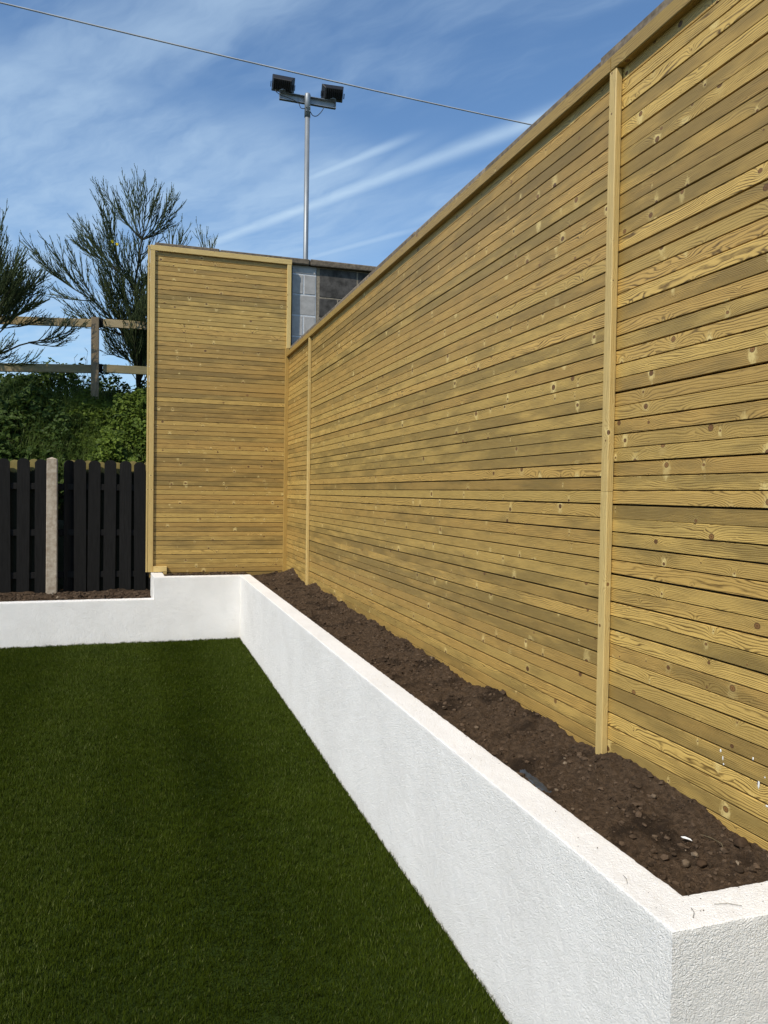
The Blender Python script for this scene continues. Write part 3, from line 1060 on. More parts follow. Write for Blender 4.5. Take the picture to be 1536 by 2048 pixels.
# ------------------------------------------------------------------ floodlight mast
def floodlight_mast():
    px, py = 2.517, 12.0
    w = thing('floodlight_mast', 'galvanised lamp mast with crossarm and two black floodlights behind the far wall', 'street lamp', (px, py, 2.6))
    link('mast', tube_mesh('mast', [(px, py, 2.5), (px, py, 7.50)], 0.039, 20), M['galv'], w, (0, 0, 0))
    link('mast_sleeve', tube_mesh('mast_sleeve', [(px, py-0.0, 7.46), (px, py, 7.80), (px, py, 7.825), (px, py, 7.832)], [0.0465, 0.0465, 0.040, 0.016], 20), M['galv'], w, (0, 0, 0))
    # crossarm: a channel open towards the lawn
    bm = bmesh.new()
    xa, xb, z0, z1 = 2.085, 2.985, 7.695, 7.812
    ya = py+0.05
    bm_box(bm, (xa, ya+0.034, z0), (xb, ya+0.040, z1))
    bm_box(bm, (xa, ya-0.016, z1-0.007), (xb, ya+0.0335, z1))
    bm_box(bm, (xa, ya-0.016, z0), (xb, ya+0.0335, z0+0.007))
    bm_box(bm, (xa, ya-0.016, z0+0.0075), (xa+0.006, ya+0.0335, z1-0.0075))
    bm_box(bm, (xb-0.006, ya-0.016, z0+0.0075), (xb, ya+0.0335, z1-0.0075))
    link('crossarm', mesh_bm('crossarm', bm), M['galv'], w, (0, 0, 0))
    def flood(cx, cz, yaw, pitch, roll):
        bm = bmesh.new()
        # tapered die-cast tray: wide front rim, narrower back
        W, H = 0.175, 0.115
        fr = [bm.verts.new((sx*W, 0.055, sz*H)) for sx, sz in ((-1, -1), (1, -1), (1, 1), (-1, 1))]
        mid = [bm.verts.new((sx*W, 0.015, sz*H)) for sx, sz in ((-1, -1), (1, -1), (1, 1), (-1, 1))]
        bk = [bm.verts.new((sx*W*0.80, -0.075, sz*H*0.66)) for sx, sz in ((-1, -1), (1, -1), (1, 1), (-1, 1))]
        bm.faces.new(fr); bm.faces.new(bk[::-1])
        for q, r in ((fr, mid), (mid, bk)):
            for i in range(4):
                bm.faces.new((q[i], r[i], r[(i+1) % 4], q[(i+1) % 4]))
        bmesh.ops.bevel(bm, geom=bm.edges[:], offset=0.006, segments=1, affect='EDGES')
        for k in range(9):
            x = -W*0.72+k*W*1.44/8
            bm_box(bm, (x-0.004, -0.100, -H*0.55), (x+0.004, -0.0755, H*0.55))
        o = link('floodlight', mesh_bm('floodlight', bm), M['housing'], w, (cx, py+0.045, cz))
        o.rotation_euler = (pitch, roll, yaw)
        ln = box_mesh('lamp_glass', (-W*0.88, 0.0565, -H*0.84), (W*0.88, 0.061, H*0.84), 0)
        g = link('lamp_glass', ln, M['lens'], o); g.location = (0, 0, 0)
        bm = bmesh.new()
        for sx in (-1, 1):
            bm_box(bm, (sx*(W+0.012)-0.003, -0.018, -0.02), (sx*(W+0.012)+0.003, 0.018, 0.018))
            bm_box(bm, (sx*(W+0.012)-0.003, -0.018, -0.06), (sx*(W+0.012)+0.003, 0.018, -0.0205))
        br = link('bracket', mesh_bm('bracket', bm), M['housing'], o); br.location = (0, 0, 0)
        bs = tube_mesh('swivel_base', [(cx, py+0.055, z1+0.002), (cx, py+0.055, z1+0.022), (cx, py+0.055, z1+0.034)], [0.06, 0.06, 0.02], 16)
        link('swivel_base', bs, M['galv'], w, (0, 0, 0))
    flood(2.135, 7.925, -0.25, 0.55, 0.14)
    flood(2.930, 7.922, 0.02, 0.50, -0.05)
    def cable(pts):
        P = [Vector(p) for p in pts]
        out = []
        for i in range(len(P)-1):
            p0, p1, p2, p3 = P[max(i-1, 0)], P[i], P[i+1], P[min(i+2, len(P)-1)]
            for k in range(6):
                s = k/6
                out.append(0.5*((2*p1)+(p2-p0)*s+(2*p0-5*p1+4*p2-p3)*s*s+(3*p1-p0-3*p2+p3)*s**3))
        out.append(P[-1])
        link('cable', tube_mesh('cable', out, 0.006, 6), M['cable'], w, (0, 0, 0))
    yc = py+0.0
    cable([(2.03, yc+0.06, 7.86), (2.02, yc+0.03, 7.80), (2.06, yc+0.025, 7.765), (2.12, yc+0.02, 7.74), (2.25, yc+0.02, 7.715), (2.37, yc+0.0, 7.66), (2.41, yc-0.01, 7.585), (2.475, yc-0.01, 7.585)])
    cable([(2.555, yc-0.01, 7.56), (2.60, yc-0.01, 7.50), (2.66, yc-0.01, 7.50), (2.72, yc+0.01, 7.56), (2.76, yc+0.02, 7.62), (2.80, yc+0.04, 7.70)])
    bm = bmesh.new()
    for dx, z in ((0.0, 7.60), (0.0, 7.54)):
        for s in (-1, 1):
            bmesh.ops.create_cone(bm, cap_ends=True, segments=6, radius1=0.009, radius2=0.009, depth=0.02,
                                  matrix=Matrix.Translation((px+s*0.026, py-0.048, z)) @ Matrix.Rotation(math.pi/2, 4, 'X'))
    link('bolt', mesh_bm('bolt', bm), M['galv'], w, (0, 0, 0))


floodlight_mast()

pts = []
for k in range(41):
    x = -9+24*k/40
    s = (x+1.54)/6.9
    pts.append((x, 10.0, 7.21-0.30*s-0.030*(4*s*(1-s) if 0 < s < 1 else 4*s*(1-s)*0.3)))
tag(link('overhead_cable', tube_mesh('overhead_cable', pts, 0.0100, 8), M['wire']), 'single thin overhead cable strung across the sky above the lamp mast', 'cable')

# ------------------------------------------------------------------ broom shrubs
class Acc:
    def __init__(self): self.v, self.f = [], []
    def add(self, vs, fs):
        o = len(self.v)
        self.v.extend(tuple(p) for p in vs)
        self.f.extend(tuple(i+o for i in q) for q in fs)
    def mesh(self, name):
        me = bpy.data.meshes.new(name)
        me.from_pydata(self.v, [], self.f)
        me.update()
        return me


def rand_cone(r, d, ang):
    a = d.orthogonal().normalized()
    b = d.cross(a)
    p = r.uniform(0, 2*math.pi)
    return (d*math.cos(ang)+(a*math.cos(p)+b*math.sin(p))*math.sin(ang)).normalized()


def broom(name, label, base, limbs, tips, seed, dens=1.0, flowers=(), group='broom shrubs on the bank', spread=0.5):
    """limbs: polylines of stout wood; tips: (start, end) main sprays that end where the outline shows them."""
    r = random.Random(seed)
    w = thing(name, label, 'shrub', base, group)
    st, tw = Acc(), Acc()
    def spray(p, q, lvl, rad):
        """a curving shoot from p to q with acute side shoots and small clasping leaves"""
        p, q = Vector(p), Vector(q)
        L = (q-p).length
        n = max(3, int(L/0.10))
        side = Vector((r.uniform(-1, 1), r.uniform(-1, 1), r.uniform(-0.3, 0.3)))*L*0.05
        pts = [p.lerp(q, k/n)+side*math.sin(math.pi*k/n)-Vector((0, 0, 0.06*L))*math.sin(math.pi*k/n) for k in range(n+1)]
        rr = [rad*(1-0.75*k/n) for k in range(n+1)]
        (st if rad > 0.0075 else tw).add(*tube_arrays(pts, rr, 3 if rad < 0.0075 else 5))
        d = (q-p).normalized()
        # leaflets hug the shoot, so that it reads as beaded
        m = int(L/0.020)
        for k in range(m):
            s = (k+r.random())/m
            if lvl < 2 and s < 0.35: continue
            i = min(int(s*n), n-1)
            c = pts[i].lerp(pts[i+1], s*n-i)
            ld = rand_cone(r, d, 0.28)
            ll = r.uniform(0.014, 0.026)
            sd = ld.orthogonal().normalized()
            sd = (sd*math.cos(k*2.4)+ld.cross(sd)*math.sin(k*2.4))*0.0046
            tw.add([c-sd*0.4, c+ld*ll*0.5+sd, c+ld*ll, c+ld*ll*0.5-sd], [(0, 1, 2, 3)])
        if lvl >= 2: return
        cnt = int(L*(17 if lvl == 0 else 13)*dens)
        for k in range(cnt):
            s = 0.18+0.78*(k+r.random())/cnt
            i = min(int(s*n), n-1)
            c = pts[i].lerp(pts[i+1], s*n-i)
            sl = (0.56 if lvl == 0 else 0.30)*(1.12-0.75*s)*r.uniform(0.6, 1.2)*min(1.0, L/0.9+0.25)
            dd = rand_cone(r, d, r.uniform(0.24, 0.50))
            dd = (dd+Vector((0, 0, 0.30))).normalized()
            spray(c, c+dd*sl, lvl+1, 0.0066 if lvl == 0 else 0.0058)
    for pl, ra, rb in limbs:
        n = len(pl)
        # smooth the limb
        P = [Vector(x) for x in pl]
        out = []
        for i in range(n-1):
            for k in range(5):
                out.append(P[i].lerp(P[i+1], k/5)+Vector((r.uniform(-1, 1), r.uniform(-1, 1), 0))*0.008)
        out.append(P[-1])
        st.add(*tube_arrays(out, [ra+(rb-ra)*k/(len(out)-1) for k in range(len(out))], 6))
    for p, q in tips:
        q = Vector(q)+Vector((0, r.uniform(-spread, spread)*0.5, 0))
        spray(p, q, 0, 0.0085)
    link('stem', st.mesh('stem'), M['bark'], w, (0, 0, 0))
    o = link('twigs', tw.mesh('twigs'), M['broom'], w, (0, 0, 0))
    o['kind'] = 'stuff'
    for fl in flowers:
        bm = bmesh.new()
        for k in range(4):
            a = k*1.7
            bmesh.ops.create_icosphere(bm, subdivisions=1, radius=1.0, matrix=Matrix.Translation(Vector(fl)+Vector((math.cos(a)*0.010, -0.004, math.sin(a)*0.010))) @ Matrix.Diagonal((0.013, 0.009, 0.016, 1)))
        link('flower', mesh_bm('flower', bm), M['yellow'], w, (0, 0, 0))
    return w


def main_broom():
    A, B, K = (-0.02, 10.80, 3.78), (-0.03, 10.80, 4.37), (0.06, 10.80, 5.0)
    limbs = [([(0.05, 10.85, 2.6), (0.01, 10.8, 3.32), A, B, K], 0.030, 0.011),
             ([A, (-0.14, 10.76, 4.15), (-0.25, 10.7, 4.60)], 0.018, 0.010),
             ([(0.0, 10.8, 3.45), (-0.30, 10.72, 3.85), (-0.60, 10.65, 4.10)], 0.018, 0.010),
             ([A, (0.08, 10.9, 4.2), (0.17, 10.95, 4.6)], 0.016, 0.009),
             ([(0.04, 10.82, 3.0), (0.12, 10.7, 3.5), (0.10, 10.62, 3.9)], 0.016, 0.009)]
    tips = [(K, t) for t in ((-0.48, 10.8, 5.72), (-0.34, 10.8, 5.47), (-0.14, 10.8, 5.85), (0.0, 10.8, 5.80), (0.13, 10.8, 5.69), (0.26, 10.8, 5.66),
                             (0.46, 10.8, 5.73), (0.50, 10.8, 5.60), (0.46, 10.8, 5.40), (0.40, 10.8, 5.26))]
    tips += [(B, (0.02, 10.8, 5.15)), (B, (-0.14, 10.75, 5.0)), ((0.06, 10.8, 4.8), (0.35, 10.8, 5.12))]
    M2 = (-0.22, 10.7, 4.50)
    tips += [(M2, t) for t in ((-0.76, 10.7, 5.14), (-0.65, 10.7, 5.13), (-0.50, 10.7, 5.33), (-0.40, 10.7, 5.40), (-0.79, 10.7, 4.98), (-0.77, 10.7, 4.84), (-0.30, 10.7, 5.2))]
    M3 = (-0.55, 10.65, 4.08)
    tips += [(M3, t) for t in ((-1.36, 10.6, 4.74), (-1.27, 10.6, 4.57), (-1.08, 10.6, 4.74), (-0.86, 10.6, 4.72), (-1.10, 10.6, 4.15))]
    lo = (-0.15, 10.72, 3.65)
    tips += [(lo, t) for t in ((-0.82, 10.6, 3.83), (-0.95, 10.6, 4.02), (-0.75, 10.55, 4.35), (-0.55, 10.5, 4.5), (-0.45, 10.5, 4.75), (-0.60, 10.5, 3.90))]
    c2 = (0.0, 10.75, 3.55)
    for k in range(24):
        an = random.Random(k*3+1).uniform(0, 1)
        rr = random.Random(k*5+2)
        tips.append((Vector(c2)+Vector((rr.uniform(-0.1, 0.1), rr.uniform(-0.1, 0.1), rr.uniform(-0.15, 0.7))),
                     (rr.uniform(-0.55, 0.45), rr.uniform(10.35, 11.2), rr.uniform(4.2, 4.85))))
    b2 = (0.03, 10.8, 3.0)
    for k in range(46):
        rr = random.Random(k*11+5)
        tips.append((Vector(b2)+Vector((0, 0, rr.uniform(-0.1, 0.5))), (rr.uniform(-0.50, 0.5), rr.uniform(10.4, 11.2), rr.uniform(3.35, 4.1))))
    def back(p):
        return (p[0], p[1]+0.50, p[2]+0.06)
    limbs = [([back(p) for p in pl], a, b) for pl, a, b in limbs]
    tips = [(back(p), back(q)) for p, q in tips]
    broom('broom_shrub', 'tall feathery broom shrub with two yellow flowers rising beside the far timber screen', (0.05, 11.35, 2.66), limbs, tips, 3, 0.95,
          flowers=((-0.32, 11.05, 4.92), (-0.26, 11.05, 4.89)))


main_broom()


def left_broom():
    S = (-1.72, 10.3, 3.5)
    limbs = [([(-1.90, 10.3, 2.4), (-1.80, 10.3, 3.1), S, (-1.66, 10.3, 3.9)], 0.032, 0.012),
             ([(-1.80, 10.3, 3.08), (-1.35, 10.25, 3.32), (-1.0, 10.25, 3.43)], 0.013, 0.006),
             ([(-1.82, 10.3, 3.0), (-2.2, 10.3, 3.5), (-2.4, 10.3, 3.9)], 0.022, 0.010)]
    tips = [((-1.68, 10.3, 3.75), t) for t in ((-1.52, 10.3, 4.80), (-1.58, 10.3, 4.66), (-1.41, 10.3, 4.48), (-1.33, 10.3, 4.36), (-1.12, 10.3, 4.25), (-1.20, 10.3, 4.12), (-1.75, 10.3, 4.85))]
    tips += [(S, t) for t in ((-1.13, 10.3, 3.97), (-1.10, 10.3, 3.83), (-1.11, 10.25, 3.70), (-1.3, 10.1, 4.1), (-1.25, 10.45, 4.2))]
    tips += [((-1.25, 10.25, 3.36), t) for t in ((-0.72, 10.25, 3.60), (-0.82, 10.25, 3.50), (-0.9, 10.2, 3.35))]
    for k in range(16):
        rr = random.Random(k*17+3)
        tips.append((Vector(S)+Vector((rr.uniform(-0.1, 0.1), 0, rr.uniform(-0.2, 0.4))), (rr.uniform(-2.2, -1.2), rr.uniform(10.0, 10.65), rr.uniform(3.9, 4.4))))
    for k in range(8):
        rr = random.Random(k*19+3)
        tips.append(((-1.75, 10.3, 3.1), (rr.uniform(-1.8, -1.15), rr.uniform(10.0, 10.6), rr.uniform(3.1, 3.6))))
    for k in range(6):
        rr = random.Random(k*23+3)
        tips.append(((-2.35, 10.3, 3.75), (rr.uniform(-2.9, -1.9), rr.uniform(10.0, 10.6), rr.uniform(4.3, 4.9))))
    broom('broom_shrub', 'dense dark broom shrub cut off by the left edge before the rail fence', (-1.9, 10.3, 2.4), limbs, tips, 5, 1.1)


left_broom()
broom('broom_shrub', 'sparse broom sprig showing just above the left end of the coping', (0.44, 10.9, 2.7), [([(0.44, 10.9, 2.6), (0.45, 10.9, 4.7)], 0.016, 0.008)],
      [((0.45, 10.9, 4.65), t) for t in ((0.40, 10.9, 5.10), (0.49, 10.9, 5.16), (0.60, 10.9, 5.14), (0.65, 10.9, 5.04), (0.55, 10.9, 5.05))], 9, 0.7, spread=0.1)
broom('broom_shrub', 'small broom sprig showing above the coping joint, nearer the lamp mast', (0.9, 10.9, 2.7), [([(0.9, 10.9, 2.6), (0.92, 10.9, 4.6)], 0.016, 0.008)],
      [((0.92, 10.9, 4.6), t) for t in ((0.82, 10.9, 5.14), (0.90, 10.9, 5.08), (1.02, 10.9, 5.06), (0.97, 10.9, 5.0))], 12, 0.6, spread=0.1)

# ------------------------------------------------------------------ rough growth on the bank
def scatter_leaves(name, label, mat, n, xr, yr, size, hmax, mask, kind_trip=True, droop=0.3):
    v, f = [], []
    r = random.Random(hash(name) % 1000 if False else len(name)*31)
    X = np.array([r.uniform(*xr) for _ in range(n)]); Y = np.array([r.uniform(*yr) for _ in range(n)])
    B = bank_h(X, Y)
    Mk = mask(X, Y)
    lump = fbm(X*3.2, Y*3.2, X*0+5, 2)
    for x, y, b, mk, lp in zip(X, Y, B, Mk, lump):
        if r.random() > mk: continue
        h = hmax*(0.15+0.85*r.random()**0.7)*(0.10+2.6*lp**2)
        c = Vector((x, y, b+h))
        up = Vector((r.uniform(-0.7, 0.55), r.uniform(-1.1, 0.35), r.uniform(0.35, 1.0))).normalized()
        az = r.uniform(0, 6.283)
        t1 = up.orthogonal().normalized()
        t2 = up.cross(t1)
        for k in range(3 if kind_trip else 1):
            a = az+k*2.1+r.uniform(-0.3, 0.3)
            d = (t1*math.cos(a)+t2*math.sin(a))
            L = size*r.uniform(0.6, 1.25)
            s = up.cross(d)*L*0.36
            o = len(v)
            e = up*L*0.12
            v.extend([tuple(c+d*0.006), tuple(c+d*L*0.40+s+e), tuple(c+d*L*0.82+s*0.55), tuple(c+d*L-up*L*droop), tuple(c+d*L*0.82-s*0.55), tuple(c+d*L*0.40-s+e), tuple(c+d*L*0.5)])
            f.extend([(o, o+6, o+1), (o+1, o+6, o+2), (o+2, o+6, o+3), (o+3, o+6, o+4), (o+4, o+6, o+5), (o+5, o+6, o)])
    me = bpy.data.meshes.new(name)
    me.from_pydata(v, [], f)
    me.update()
    o = link(name, me, mat)
    tag(o, label, 'undergrowth', kind='stuff')


def sst(a, lo, hi):
    t = np.clip((a-lo)/(hi-lo), 0, 1)
    return t*t*(3-2*t)


xr = (-3.2, 1.0)
scatter_leaves('bramble_thicket', 'lighter green bramble leaves massed on the bank beside the timber screen', M['bramble'], 5200, (-1.2, 1.0), (9.62, 11.1), 0.058, 0.34,
               lambda X, Y: sst(X+0.35*(Y-10.0), -0.72, -0.30)*sst(11.15-Y, 0, 0.5))
scatter_leaves('mixed_weeds', 'dark leafy weeds covering the left part of the bank', M['nettle'], 6000, (-3.2, 0.8), (9.62, 11.7), 0.074, 0.28,
               lambda X, Y: 0.30+0.70*sst(-X, 0.4, 1.3))
scatter_leaves('nettle_clump', 'darker nettles standing up along the crest of the bank', M['nettle'], 3000, (-3.2, 1.2), (10.9, 11.9), 0.070, 0.27,
               lambda X, Y: 0.25+0.75*sst(fbm(X*2.2, Y*2.2, X*0, 2), 0.42, 0.6))


def long_grass():
    r = random.Random(77)
    v, f = [], []
    n = 15000
    X = np.array([r.uniform(-3.2, 0.9) for _ in range(n)]); Y = np.array([r.uniform(9.62, 11.6) for _ in range(n)])
    B = bank_h(X, Y)
    dens = fbm(X*1.6, Y*1.6, X*0+3, 2)
    for x, y, b, dn in zip(X, Y, B, dens):
        pk = 0.35+0.65*math.exp(-((x+0.75)/0.5)**2)
        if r.random() > pk*(0.4+dn): continue
        L = r.uniform(0.20, 0.50)
        az = r.uniform(0, 6.283)
        d = Vector((math.cos(az), math.sin(az), 0))
        s = Vector((-d.y, d.x, 0))*r.uniform(0.0025, 0.0050)
        bend = r.uniform(0.25, 1.0)
        o = len(v)
        for k in range(4):
            q = k/3
            p = Vector((x, y, b-0.02))+d*(bend*L*q*q*0.8)+Vector((0, 0, L*(q-0.35*bend*q*q)))
            ww = s*(1-q*0.92)
            v.extend([tuple(p-ww), tuple(p+ww)])
        for k in range(3):
            a = o+2*k
            f.append((a, a+1, a+3, a+2))
    me = bpy.data.meshes.new('long_grass')
    me.from_pydata(v, [], f)
    me.update()
    tag(link('long_grass', me, M['grass']), 'long uncut grass arching over the middle of the bank', 'grass', kind='stuff')


long_grass()


def dandelion(label, x, y, z, s):
    b = float(bank_h(np.array([x]), np.array([y]))[0])
    w = thing('dandelion', label, 'flower', (x, y, b), 'yellow dandelions on the bank')
    link('stalk', tube_mesh('stalk', [(x+0.01, y+0.02, b), (x+0.006, y+0.01, (b+z)/2), (x, y, z)], 0.0022, 5), M['nettle'], w, (0, 0, 0))
    v, f = [], []
    r = random.Random(int(x*1000))
    for ring, (n, L, el) in enumerate(((18, 0.031, 0.15), (14, 0.026, 0.5), (10, 0.017, 0.95))):
        for k in range(n):
            a = 2*math.pi*k/n+ring*0.2
            d = Vector((math.cos(a)*math.cos(el), math.sin(a)*math.cos(el), math.sin(el)))
            sd = Vector((-math.sin(a), math.cos(a), 0))*0.0042
            c = Vector((x, y, z+0.002*ring))
            L2 = L*s*r.uniform(0.85, 1.1)
            o = len(v)
            v.extend([tuple(c-sd*0.5), tuple(c+sd*0.5), tuple(c+d*L2+sd), tuple(c+d*L2-sd)])
            f.append((o, o+1, o+2, o+3))
    me = bpy.data.meshes.new('flower_head')
    me.from_pydata(v, [], f)
    me.update()
    h = link('flower_head', me, M['yellow'], w, (0, 0, 0))


dandelion('yellow dandelion nearest the left edge, upper of a close pair', -1.393, 10.85, 2.792, 1.0)
dandelion('larger yellow dandelion to the right of the close pair', -1.245, 10.85, 2.80, 1.15)
dandelion('small yellow dandelion just below the upper one of the pair', -1.388, 10.83, 2.725, 0.75)


def weed_stem(label, x, y, h, seed, leaves):
    r = random.Random(seed)
    b = float(bank_h(np.array([x]), np.array([y]))[0])
    w = thing('weed_plant', label, 'plant', (x, y, b))
    a = Acc()
    base = Vector((x, y, b-0.03))
    for s in range(3):
        top = base+Vector((r.uniform(-0.12, 0.12), r.uniform(-0.1, 0.1), h*r.uniform(0.7, 1.0)))
        pts = [base.lerp(top, k/6)+Vector((r.uniform(-1, 1), 0, 0))*0.012 for k in range(7)]
        a.add(*tube_arrays(pts, [0.005*(1-0.6*k/6) for k in range(7)], 4))
        for k in range(3, 7):
            for q in range(2):
                d = rand_cone(r, Vector((0, 0, 1)), 0.7)
                a.add(*tube_arrays([pts[k], pts[k]+d*0.07], [0.003, 0.0012], 3))
    link('stem', a.mesh('stem'), M['dry_stem'] if not leaves else M['bark'], w, (0, 0, 0))
    if leaves:
        v, f = [], []
        for k in range(leaves):
            c = base+Vector((r.uniform(-0.16, 0.16), r.uniform(-0.12, 0.12), h*r.uniform(0.25, 1.0)))
            d = rand_cone(r, Vector((0, 0, 1)), r.uniform(0.8, 1.7))
            up = d.orthogonal().normalized()
            L = r.uniform(0.05, 0.085)
            s = d.cross(up)*L*0.34
            o = len(v)
            v.extend([tuple(c), tuple(c+d*L*0.45+s), tuple(c+d*L), tuple(c+d*L*0.45-s)])
            f.append((o, o+1, o+2, o+3))
        me = bpy.data.meshes.new('leaves')
        me.from_pydata(v, [], f)
        me.update()
        lo = link('leaves', me, M['nettle'], w, (0, 0, 0))
        lo['kind'] = 'stuff'


weed_stem('bare dry weed stalks standing below the upper rail left of the post', -0.72, 11.15, 0.78, 4, 0)
weed_stem('dark leafy weed just left of the timber post', -0.60, 11.1, 0.62, 6, 46)
weed_stem('dark leafy weed close on the right of the timber post', -0.38, 11.1, 0.62, 8, 60)

# ------------------------------------------------------------------ soil clods, stones and scraps
def clod_geo(r, c, rad, squash=0.75, sub=1):
    t = (1+5**0.5)/2
    base = [Vector(p).normalized() for p in ((-1, t, 0), (1, t, 0), (-1, -t, 0), (1, -t, 0), (0, -1, t), (0, 1, t), (0, -1, -t), (0, 1, -t), (t, 0, -1), (t, 0, 1), (-t, 0, -1), (-t, 0, 1))]
    fc = [(0, 11, 5), (0, 5, 1), (0, 1, 7), (0, 7, 10), (0, 10, 11), (1, 5, 9), (5, 11, 4), (11, 10, 2), (10, 7, 6), (7, 1, 8), (3, 9, 4), (3, 4, 2), (3, 2, 6), (3, 6, 8), (3, 8, 9), (4, 9, 5), (2, 4, 11), (6, 2, 10), (8, 6, 7), (9, 8, 1)]
    q = Matrix.Rotation(r.uniform(0, 6.28), 3, 'Z') @ Matrix.Rotation(r.uniform(0, 6.28), 3, 'X')
    sx, sy = r.uniform(0.75, 1.3), r.uniform(0.75, 1.3)
    vs = []
    for p in base:
        p = q @ p * (rad*r.uniform(0.60, 1.30))
        vs.append((c[0]+p.x*sx, c[1]+p.y*sy, c[2]+p.z*squash))
    return vs, fc


def clods():
    r = random.Random(21)
    a = Acc()
    n = 9500
    X = np.array([r.uniform(XW1+0.006, FX-0.006) for _ in range(n)])
    Y = np.array([YN1+0.01+(PY-YN1-0.02)*r.random()**1.5 for _ in range(n)])
    H = soil_h(X, Y)
    for x, y, h in zip(X, Y, H):
        rad = 0.0016+0.0105*r.random()**7.0+(0.0035*r.random() if y > 4 else 0)
        vs, fc = clod_geo(r, (x, y, h+rad*0.25), rad)
        if max(p[0] for p in vs) > FX-0.001 or min(p[0] for p in vs) < XW1+0.001: continue
        a.add(vs, fc)
    for k in range(1300):
        x, y = r.uniform(-1.9, 0.15), r.uniform(YB1+0.02, 9.30)
        rad = 0.005+0.020*r.random()**3
        a.add(*clod_geo(r, (x, y, 0.425+r.uniform(0, 0.015)), rad))
    for k in range(260):
        x, y = r.uniform(0.36, 1.2), r.uniform(YB1+0.02, PY-0.02)
        rad = 0.005+0.016*r.random()**3
        a.add(*clod_geo(r, (x, y, 0.665+r.uniform(0, 0.012)), rad))
    # crumbs spilt along the wall top
    for k in range(44):
        y = 1.36+3.2*r.random()**2.2
        x = r.uniform(XW0+0.012, XW1-0.004)
        if r.random() < 0.4:
            x, y = r.uniform(XW0+0.03, FX-0.05), r.uniform(YN0+0.015, YN1-0.005)
        rad = r.uniform(0.0007, 0.0018)
        a.add(*clod_geo(r, (x, y, ZT+rad*0.4), rad))
    o = link('soil_crumbs', a.mesh('soil_crumbs'), M['clod'])
    tag(o, 'loose crumbs and small clods strewn over the brown soil', 'soil', kind='stuff')


clods()


def stone(name, label, cat, x, y, rad, mat, squash=0.7, seed=1, z=None, group=None):
    r = random.Random(seed)
    bm = bmesh.new()
    bmesh.ops.create_icosphere(bm, subdivisions=3, radius=1.0)
    s = (r.uniform(0.85, 1.25), r.uniform(0.75, 1.1))
    P = np.array([v.co[:] for v in bm.verts])
    nz = fbm(P[:, 0]*1.7+seed, P[:, 1]*1.7+5, P[:, 2]*1.7+9, 4, 0.65)
    for v, k in zip(bm.verts, nz):
        k = 0.45+1.1*k
        v.co = Vector((v.co.x*rad*s[0]*k, v.co.y*rad*s[1]*k, v.co.z*rad*squash*k))
    h = float(soil_h(np.array([x]), np.array([y]))[0]) if z is None else z
    o = link(name, mesh_bm(name, bm, True), mat, None, (x, y, h+rad*squash*0.55))
    tag(o, label, cat, group)
    return o


stone('soil_clod', 'largest lump of dark soil, against the lowest board at the right edge', 'clod', 1.635, 1.735, 0.022, M['clodbig'], 0.7, 3)
stone('soil_clod', 'dark rounded lump of soil lying beside a paler stone near the front corner', 'clod', 1.470, 1.700, 0.013, M['clodbig'], 0.6, 5)
stone('stone', 'brown stone touching the dark rounded lump near the front corner', 'stone', 1.438, 1.722, 0.013, M['pebble'], 0.8, 7)
stone('stone', 'buff stone lying in mid soil to the right of the near batten', 'stone', 1.590, 2.06, 0.009, M['pebble'], 0.75, 11)
stone('stone', 'small pale stone at the wall side of the soil, below the near batten', 'stone', 1.330, 2.12, 0.006, M['pebble'], 0.75, 13)
stone('stone', 'brown stone beside the shallow trench in the soil', 'stone', 1.395, 2.99, 0.011, M['pebble'], 0.75, 17)


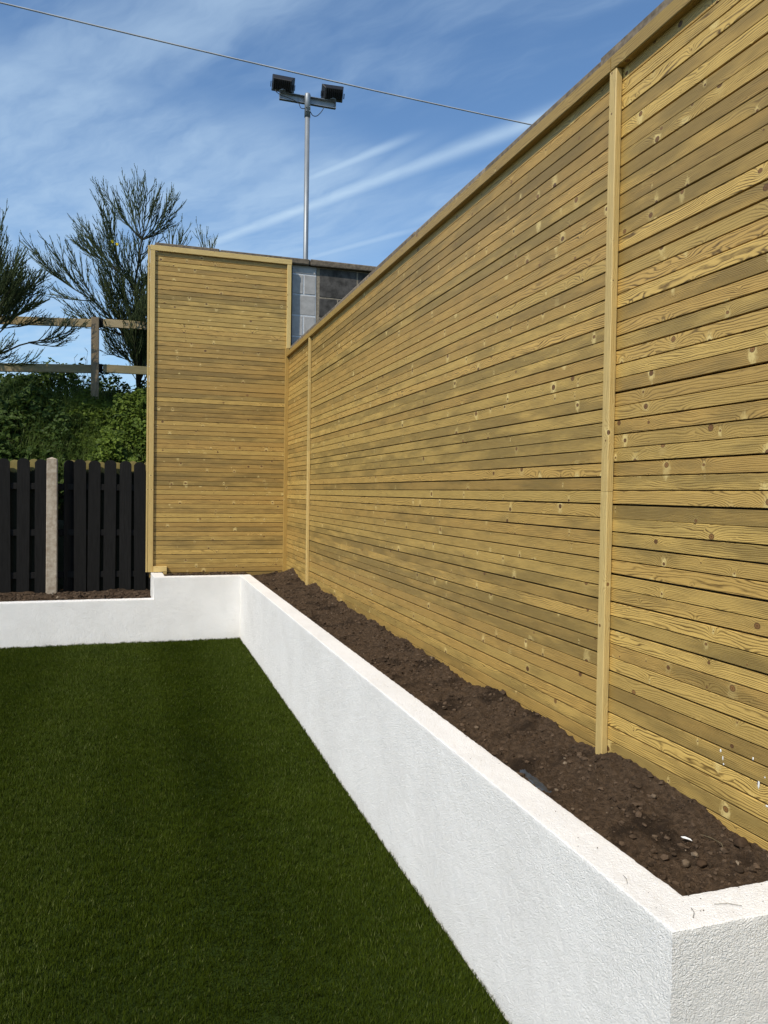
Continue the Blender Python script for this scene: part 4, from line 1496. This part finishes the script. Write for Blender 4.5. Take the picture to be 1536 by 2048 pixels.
def scrap():
    x, y = 1.515, 1.815
    h = float(soil_h(np.array([x]), np.array([y]))[0])+0.011
    bm = bmesh.new()
    pr = [(-0.015, 0.004), (-0.004, 0.0045), (0.010, 0.0015), (0.016, -0.003), (0.004, -0.0035), (-0.010, -0.0015)]
    a = [bm.verts.new((px, py, 0.004*math.cos(px*90))) for px, py in pr]
    b = [bm.verts.new((px, py, 0.004*math.cos(px*90)+0.0016)) for px, py in pr]
    bm.faces.new(a[::-1]); bm.faces.new(b)
    for i in range(6):
        bm.faces.new((a[i], a[(i+1) % 6], b[(i+1) % 6], b[i]))
    o = link('plastic_scrap', mesh_bm('plastic_scrap', bm), M['white_scrap'], None, (x, y, h), (0.35, 0.1, -0.6))
    tag(o, 'small white scrap lying on the soil near the front corner', 'litter')


scrap()


def membrane():
    xs = np.linspace(0, 1, 12); ys = np.linspace(0, 1, 26)
    gx, gy = np.meshgrid(xs, ys, indexing='ij')
    x = 1.300+0.060*gx+0.02*(vnoise(gy*4, gx*0, gx*0+2)-0.5)
    y = 2.27+0.26*gy+0.05*gx*(vnoise(gy*6, gx*3, gx*0)-0.5)
    z = soil_h(x, y)+0.003-0.010*((gx-0.5)*2)**4-0.012*((gy-0.5)*2)**6+0.004*(vnoise(gx*5, gy*8, gx*0)-0.5)
    v = np.concatenate([np.stack([x.ravel(), y.ravel(), z.ravel()], 1), np.stack([x.ravel(), y.ravel(), z.ravel()-0.0015], 1)])
    f = grid_faces(12, 26)
    n = 12*26
    me = mesh_np('plastic_sheet', v, np.concatenate([f, f[:, ::-1]+n]), True)
    tag(link('plastic_sheet', me, M['membrane']), 'strip of grey-blue plastic sheet showing through the soil below the near batten', 'plastic sheet')


membrane()


def straw(label, pts, rad=0.00055):
    tag(link('dry_stalk', tube_mesh('dry_stalk', pts, rad, 5), M['dry_stem']), label, 'dry stalk', 'dry stalks dropped on the wall and soil')


zt = ZT+0.0035
straw('thin dry stalk on the wall top over the near return, right of the corner', [(1.245, 1.395, zt), (1.275, 1.388, zt+0.001), (1.300, 1.372, zt)])
straw('short curved dry stalk on the wall top at the corner', [(1.162, 1.365, zt), (1.176, 1.378, zt+0.001), (1.184, 1.396, zt)])
straw('dry stalk on the long wall top short of the corner', [(1.112, 1.530, zt), (1.122, 1.548, zt+0.001), (1.126, 1.566, zt)])
h0 = float(soil_h(np.array([1.57]), np.array([1.78]))[0])
straw('bent rootlet on the soil beside the largest lump', [(1.575, 1.86, h0+0.012), (1.59, 1.80, h0+0.018), (1.595, 1.765, h0+0.016), (1.58, 1.735, h0+0.006), (1.585, 1.71, h0+0.004)], 0.0011)
